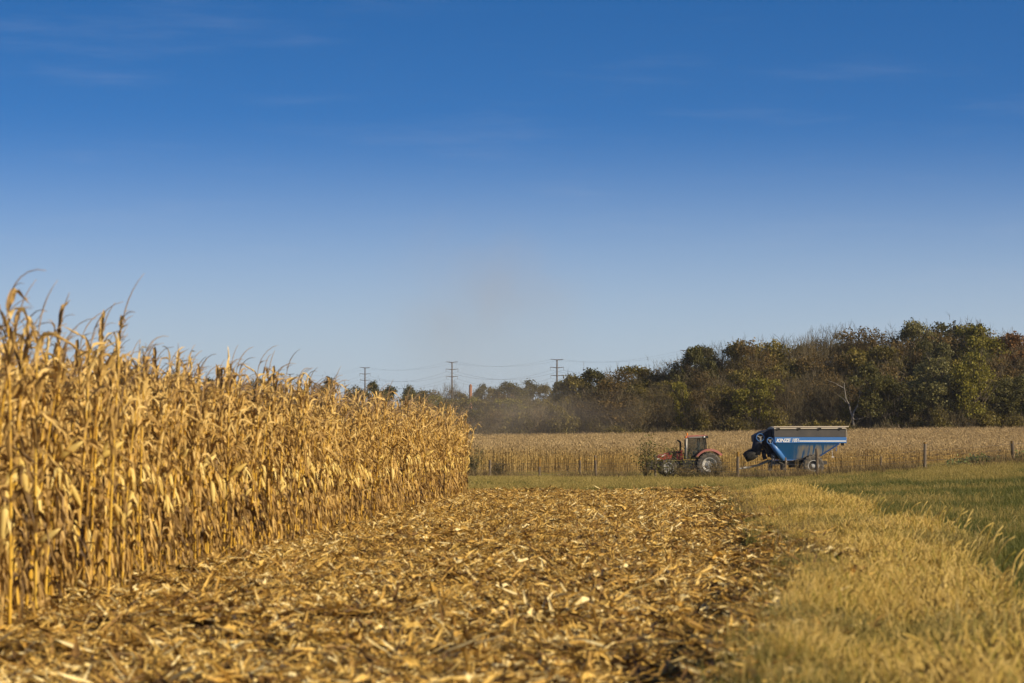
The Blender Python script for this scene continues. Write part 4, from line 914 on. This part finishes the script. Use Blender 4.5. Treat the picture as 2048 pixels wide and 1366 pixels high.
top = [(.12, -HW + .02, 2.76), (5.55, -HW + .02, 2.76), (5.55, HW - .02, 2.76), (.12, HW - .02, 2.76)]; bot = [(.95, -.75, 1.42), (2.2, -.75, 1.42), (2.2, .75, 1.42), (.95, .75, 1.42)]
mid = [(3.95, -1.02, 1.72)]
b.add([(.12, -HW, 2.76), (5.45, -HW, 2.76), (4.0, -1.05, 1.75), (2.0, -.8, 1.42), (.98, -.8, 1.42), (.12, HW, 2.76), (5.45, HW, 2.76), (4.0, 1.05, 1.75), (2.0, .8, 1.42), (.98, .8, 1.42)],
      [(0, 4, 3, 2, 1), (5, 6, 7, 8, 9), (1, 2, 7, 6), (2, 3, 8, 7), (3, 4, 9, 8), (0, 5, 9, 4)]); b.build('hopper', hop_m, C)
b = MB(); b.box(.06, 6.02, -HW - .03, HW + .03, 2.765, 3.25); b.build('upper_band', blue, C, bevel=.02)
b = MB(); b.box(.02, 5.97, -HW, HW, 3.255, 3.92); b.build('tarp_side', tarp, C, bevel=.03)
b = MB(); b.prism([(.02, 3.93), (5.97, 3.93), (5.97, 4.02), (.02, 4.02)], -HW, HW); b.tube([(0, -HW - .02, 4.08), (6.2, -HW - .02, 4.11)], .055, 8); b.tube([(0.02, -HW - .05, 3.94), (5.98, -HW - .05, 3.97)], .05, 8)
b.add([(0.02, -HW, 4.03), (5.97, -HW, 4.03), (0.02, 0, 4.13), (5.97, 0, 4.13), (.02, HW, 4.03), (5.97, HW, 4.03)], [(0, 1, 3, 2), (2, 3, 5, 4), (0, 2, 4), (1, 5, 3)]); b.build('roll_tarp', tan, C)
for i in range(4):
    b = MB(); xx = .38 + i * 1.71; b.prism([(xx, 3.90), (xx + .1, 3.90), (xx + .1, 3.99), (xx + .02, 4.02), (xx - .18, 4.02), (xx - .18, 3.98), (xx, 3.97)], -HW - .14, -HW - .1); b.build('tarp_latch', blk, C)
# stripe and lettering on the band
b = MB(); b.box(2.10, 5.98, -HW - .046, -HW - .034, 2.885, 2.975); b.build('white_stripe', white, C)
def lettering(body, x, z, w, h, shear, off):
    cu = bpy.data.curves.new('lettering', 'FONT'); cu.body = body; cu.shear = shear; cu.offset = off; cu.extrude = .004
    o = bpy.data.objects.new('tmp', cu); COL.objects.link(o); dg = bpy.context.evaluated_depsgraph_get(); dg.update()
    me = bpy.data.meshes.new_from_object(o.evaluated_get(dg)); COL.objects.unlink(o)
    co = np.array([v.co[:] for v in me.vertices]); lo, hi = co.min(0), co.max(0)
    for v in me.vertices: v.co = ((v.co.x - lo[0]) / (hi[0] - lo[0]) * w, v.co.z * 1.0, (v.co.y - lo[1]) / (hi[1] - lo[1]) * h)
    me.materials.clear(); me.materials.append(white); o2 = bpy.data.objects.new('lettering', me); COL.objects.link(o2); o2.parent = C; o2.location = (x, -HW - .042, z)
lettering('KINZE', .20, 2.84, 1.2, .29, .3, .035); lettering('1051', 1.53, 2.855, .55, .29, .25, .03)
# ribs and lit rear edge beam
b = MB(); b.tube([(5.42, -HW - .01, 2.72), (3.95, -1.1, 1.72)], .06, 5); b.build('rear_slope_beam', blue, C)
b = MB(); b.box(.15, 2.0, -.86, .86, 1.33, 1.41); b.build('sump_beam', blue, C)
# front wall and the bow shaped hood over the auger, all on the shaded front
b = MB(); b.prism([(-1.42, 3.40), (-1.3, 3.46), (-.7, 3.78), (.0, 3.93), (.0, 2.7), (-.55, 2.55), (-1.38, 2.9)], -.8, 1.3); b.build('front_hood', shade_blue, C, bevel=.03)
b = MB(); b.prism([(-.95, 2.9), (.15, 2.75), (.95, 1.45), (.25, 1.45), (-.35, 2.0)], -.45, .9); b.build('front_wall', shade_blue, C)
b = MB()
for xx in (-.75, -.58, -.3): b.box(xx, xx + .05, -.84, -.802, 2.75, 3.75 + xx * .3)
b.build('hood_rib', blk, C)
b = MB(); b.tube([(-.32, -1.5, 2.98), (.92, -1.0, 1.40)], .235, 14); b.build('lower_auger', blue, C, True)
b = MB(); b.tube([(-1.03, -.75, 3.22), (-1.2, -.7, 2.55), (-1.38, -.65, 1.85)], [.42, .43, .42], 14); b.build('upper_auger', shade_blue, C, True)
b = MB(); b.tube([(-1.3, -.65, 2.02), (-1.62, -.6, 1.85), (-1.95, -.55, 1.70), (-2.2, -.5, 1.55)], [.43, .47, .46, .38], 12); b.build('spout', blk, C, True)
for (cx_, cz_, r_, cy_) in ((-1.03, 3.23, .335, -1.12), (-.31, 2.96, .27, -1.72)):
    b = MB(); b.lathe_y([(r_ - .05, -.02), (r_ - .045, -.07), (r_, -.07), (r_ + .01, .12)], (cx_, cy_, cz_), 24); fl = b.build('auger_flange', blue, C)
    b = MB(); b.lathe_y([(r_ - .05, 0), (.1, .05), (.09, -.02), (.001, -.02)], (cx_, cy_, cz_), 20)
    b.build('flange_plate', blk, fl)
    b = MB()
    for k in range(3):
        w_ = 2 * PI * k / 3 + .6; b.tube([(cx_, cy_ - .03, cz_), (cx_ + (r_ - .06) * math.cos(w_), cy_ - .03, cz_ + (r_ - .06) * math.sin(w_))], .03, 5)
    b.lathe_y([(.09, .01), (.09, -.03), (.001, -.03)], (cx_, cy_ - .04, cz_), 10); b.build('hub_spokes', grey, fl)
b = MB(); b.tube([(-.75, -.7, 2.2), (-.55, -.6, 1.45)], .17, 10); b.tube([(-.5, -.9, 2.6), (-.3, -.9, 1.6)], .08, 8); b.build('hydraulic_ram', shade_blue, C)
b = MB(); b.box(.02, .16, -1.15, -1.0, 1.35, 1.95); b.box(-.1, -.04, -1.2, -1.14, .9, 1.9); b.box(.1, .16, -1.2, -1.14, .9, 1.9)
for i in range(4): b.box(-.06, .12, -1.19, -1.15, 1.0 + i * .24, 1.04 + i * .24)
b.build('ladder', shade_blue, C)
b = MB(); b.box(.05, .17, -1.17, -1.155, 1.62, 1.74); b.box(.03, .15, -1.17, -1.155, 1.4, 1.52); b.build('warning_decal', white, C)
# chassis, drawbar, axle
b = MB(); b.box(-.1, 4.6, -.7, -.5, 1.0, 1.3); b.box(-.1, 4.6, .5, .7, 1.0, 1.3); b.box(3.0, 3.5, -1.2, 1.2, .8, 1.1); b.box(.9, 1.1, -.7, .7, .55, 1.3); b.tube([(.4, -.75, 1.3), (1.0, -.75, 1.0)], .05, 6); b.box(-.15, .1, -.35, .35, .5, 1.35); b.box(1.6, 2.8, -.6, .6, .75, 1.3); b.build('chassis', dark, C)
b = MB(); b.tube([(-.1, -.6, 1.35), (-1.0, -.25, .95), (-2.0, -.1, .72)], [.08, .08, .075], 6); b.tube([(-.1, .6, 1.35), (-1.0, .25, .95), (-2.0, .1, .72)], [.08, .08, .075], 6); b.build('drawbar', grey, C)
b = MB(); b.tube([(-2.3, -.05, .72), (-1.75, -.05, .74)], .09, 8); b.tube([(-2.75, 0, .64), (-2.2, 0, .7)], .06, 6); b.build('hitch_clevis', rimm, C)
b = MB(); b.box(1.06, 1.22, -.82, -.76, 1.16, 1.30); b.build('reflector', white, C)
b = MB(); b.prism([(1.8, 1.38), (2.2, 1.43), (2.75, 1.62), (3.1, 1.72), (3.1, 1.62), (2.75, 1.45), (2.4, 1.25), (1.8, 1.25)], -1.25, -.82); b.build('wheel_guard', blk, C)
for s, nr in ((-1, True), (1, False)): wheel(C, 'cart_wheel', (3.30, s * 1.32, .90), .93, .78, .45, nr, 20, dark)
b = MB(); b.box(5.6, 5.85, -HW + .1, -HW + .3, 2.55, 2.76); b.build('rear_light', blk, C)
b = MB(); b.tube([(5.22, -1.4, 2.55), (5.22, -1.35, 2.1)], .03, 5); b.build('rear_strut', blue, C)
b = MB(); b.box(4.85, 5.05, -1.3, -1.28, 1.60, 1.65); b.tube([(4.95, -1.29, 1.63), (4.9, -1.2, 2.3)], .012, 4); b.build('tag_plate', white, C)
b = MB(); b.tube([(6.0, -HW, 3.9), (6.05, -HW - .02, 3.3)], .03, 5); b.build('tarp_crank', grey, C)

# ------------------------------------------------------------------ dust behind the harvest, and haze
def dust(name, c, r, dens, label):
    b = MB(); nu, nv = 20, 12; v = []; f = []
    for j in range(nv + 1):
        for i in range(nu):
            a_, t_ = 2 * PI * i / nu, PI * j / nv; v.append((math.sin(t_) * math.cos(a_), math.sin(t_) * math.sin(a_), math.cos(t_)))
    for j in range(nv):
        for i in range(nu): f.append((j*nu+i, (j+1)*nu+i, (j+1)*nu+(i+1) % nu, j*nu+(i+1) % nu))
    b.add(v, f); m, n, l = newmat(name); out = n.new('ShaderNodeOutputMaterial'); p = n.new('ShaderNodeVolumePrincipled'); p.inputs['Color'].default_value = (.78, .66, .52, 1)
    tc = n.new('ShaderNodeTexCoord'); ln = n.new('ShaderNodeVectorMath'); ln.operation = 'LENGTH'; l.new(tc.outputs['Object'], ln.inputs[0])
    mr = n.new('ShaderNodeMapRange'); mr.interpolation_type = 'SMOOTHSTEP'; mr.inputs[1].default_value = 1; mr.inputs[2].default_value = .1; l.new(ln.outputs['Value'], mr.inputs[0])
    nz = n.new('ShaderNodeTexNoise'); nz.inputs['Scale'].default_value = 2.2; nz.inputs['Detail'].default_value = 3; l.new(tc.outputs['Object'], nz.inputs['Vector'])
    m2 = n.new('ShaderNodeMapRange'); m2.inputs[1].default_value = .35; m2.inputs[2].default_value = .7; m2.inputs[4].default_value = dens * 1.6; l.new(nz.outputs['Fac'], m2.inputs[0])
    l.new(mth(n, l, 'MULTIPLY', mr.outputs[0], m2.outputs[0]), p.inputs['Density']); l.new(p.outputs[0], out.inputs['Volume'])
    o = b.build(name, m); o.location = c; o.scale = r; tag(o, label, 'dust', kind='stuff')
dust('dust_cloud', (lx(1000, 405), 405, 6), (30, 20, 12), .013, 'brown dust hanging low behind the end of the tall corn')
dust('dust_plume', (lx(960, 420), 420, 25), (24, 20, 23), .013, 'thin grey brown dust plume rising into the sky behind the tall corn')
hzb = MB(); hzb.box(-1600, 1600, -40, 2600, -2.5, 75)
m, n, l = newmat('haze'); out = n.new('ShaderNodeOutputMaterial'); v = n.new('ShaderNodeVolumePrincipled')
v.inputs['Density'].default_value = .00006; v.inputs['Color'].default_value = (.85, .82, .78, 1); v.inputs['Anisotropy'].default_value = .0
l.new(v.outputs[0], out.inputs['Volume'])
tag(hzb.build('haze', m), 'thin pale autumn haze over the fields and wood', 'haze', kind='stuff')
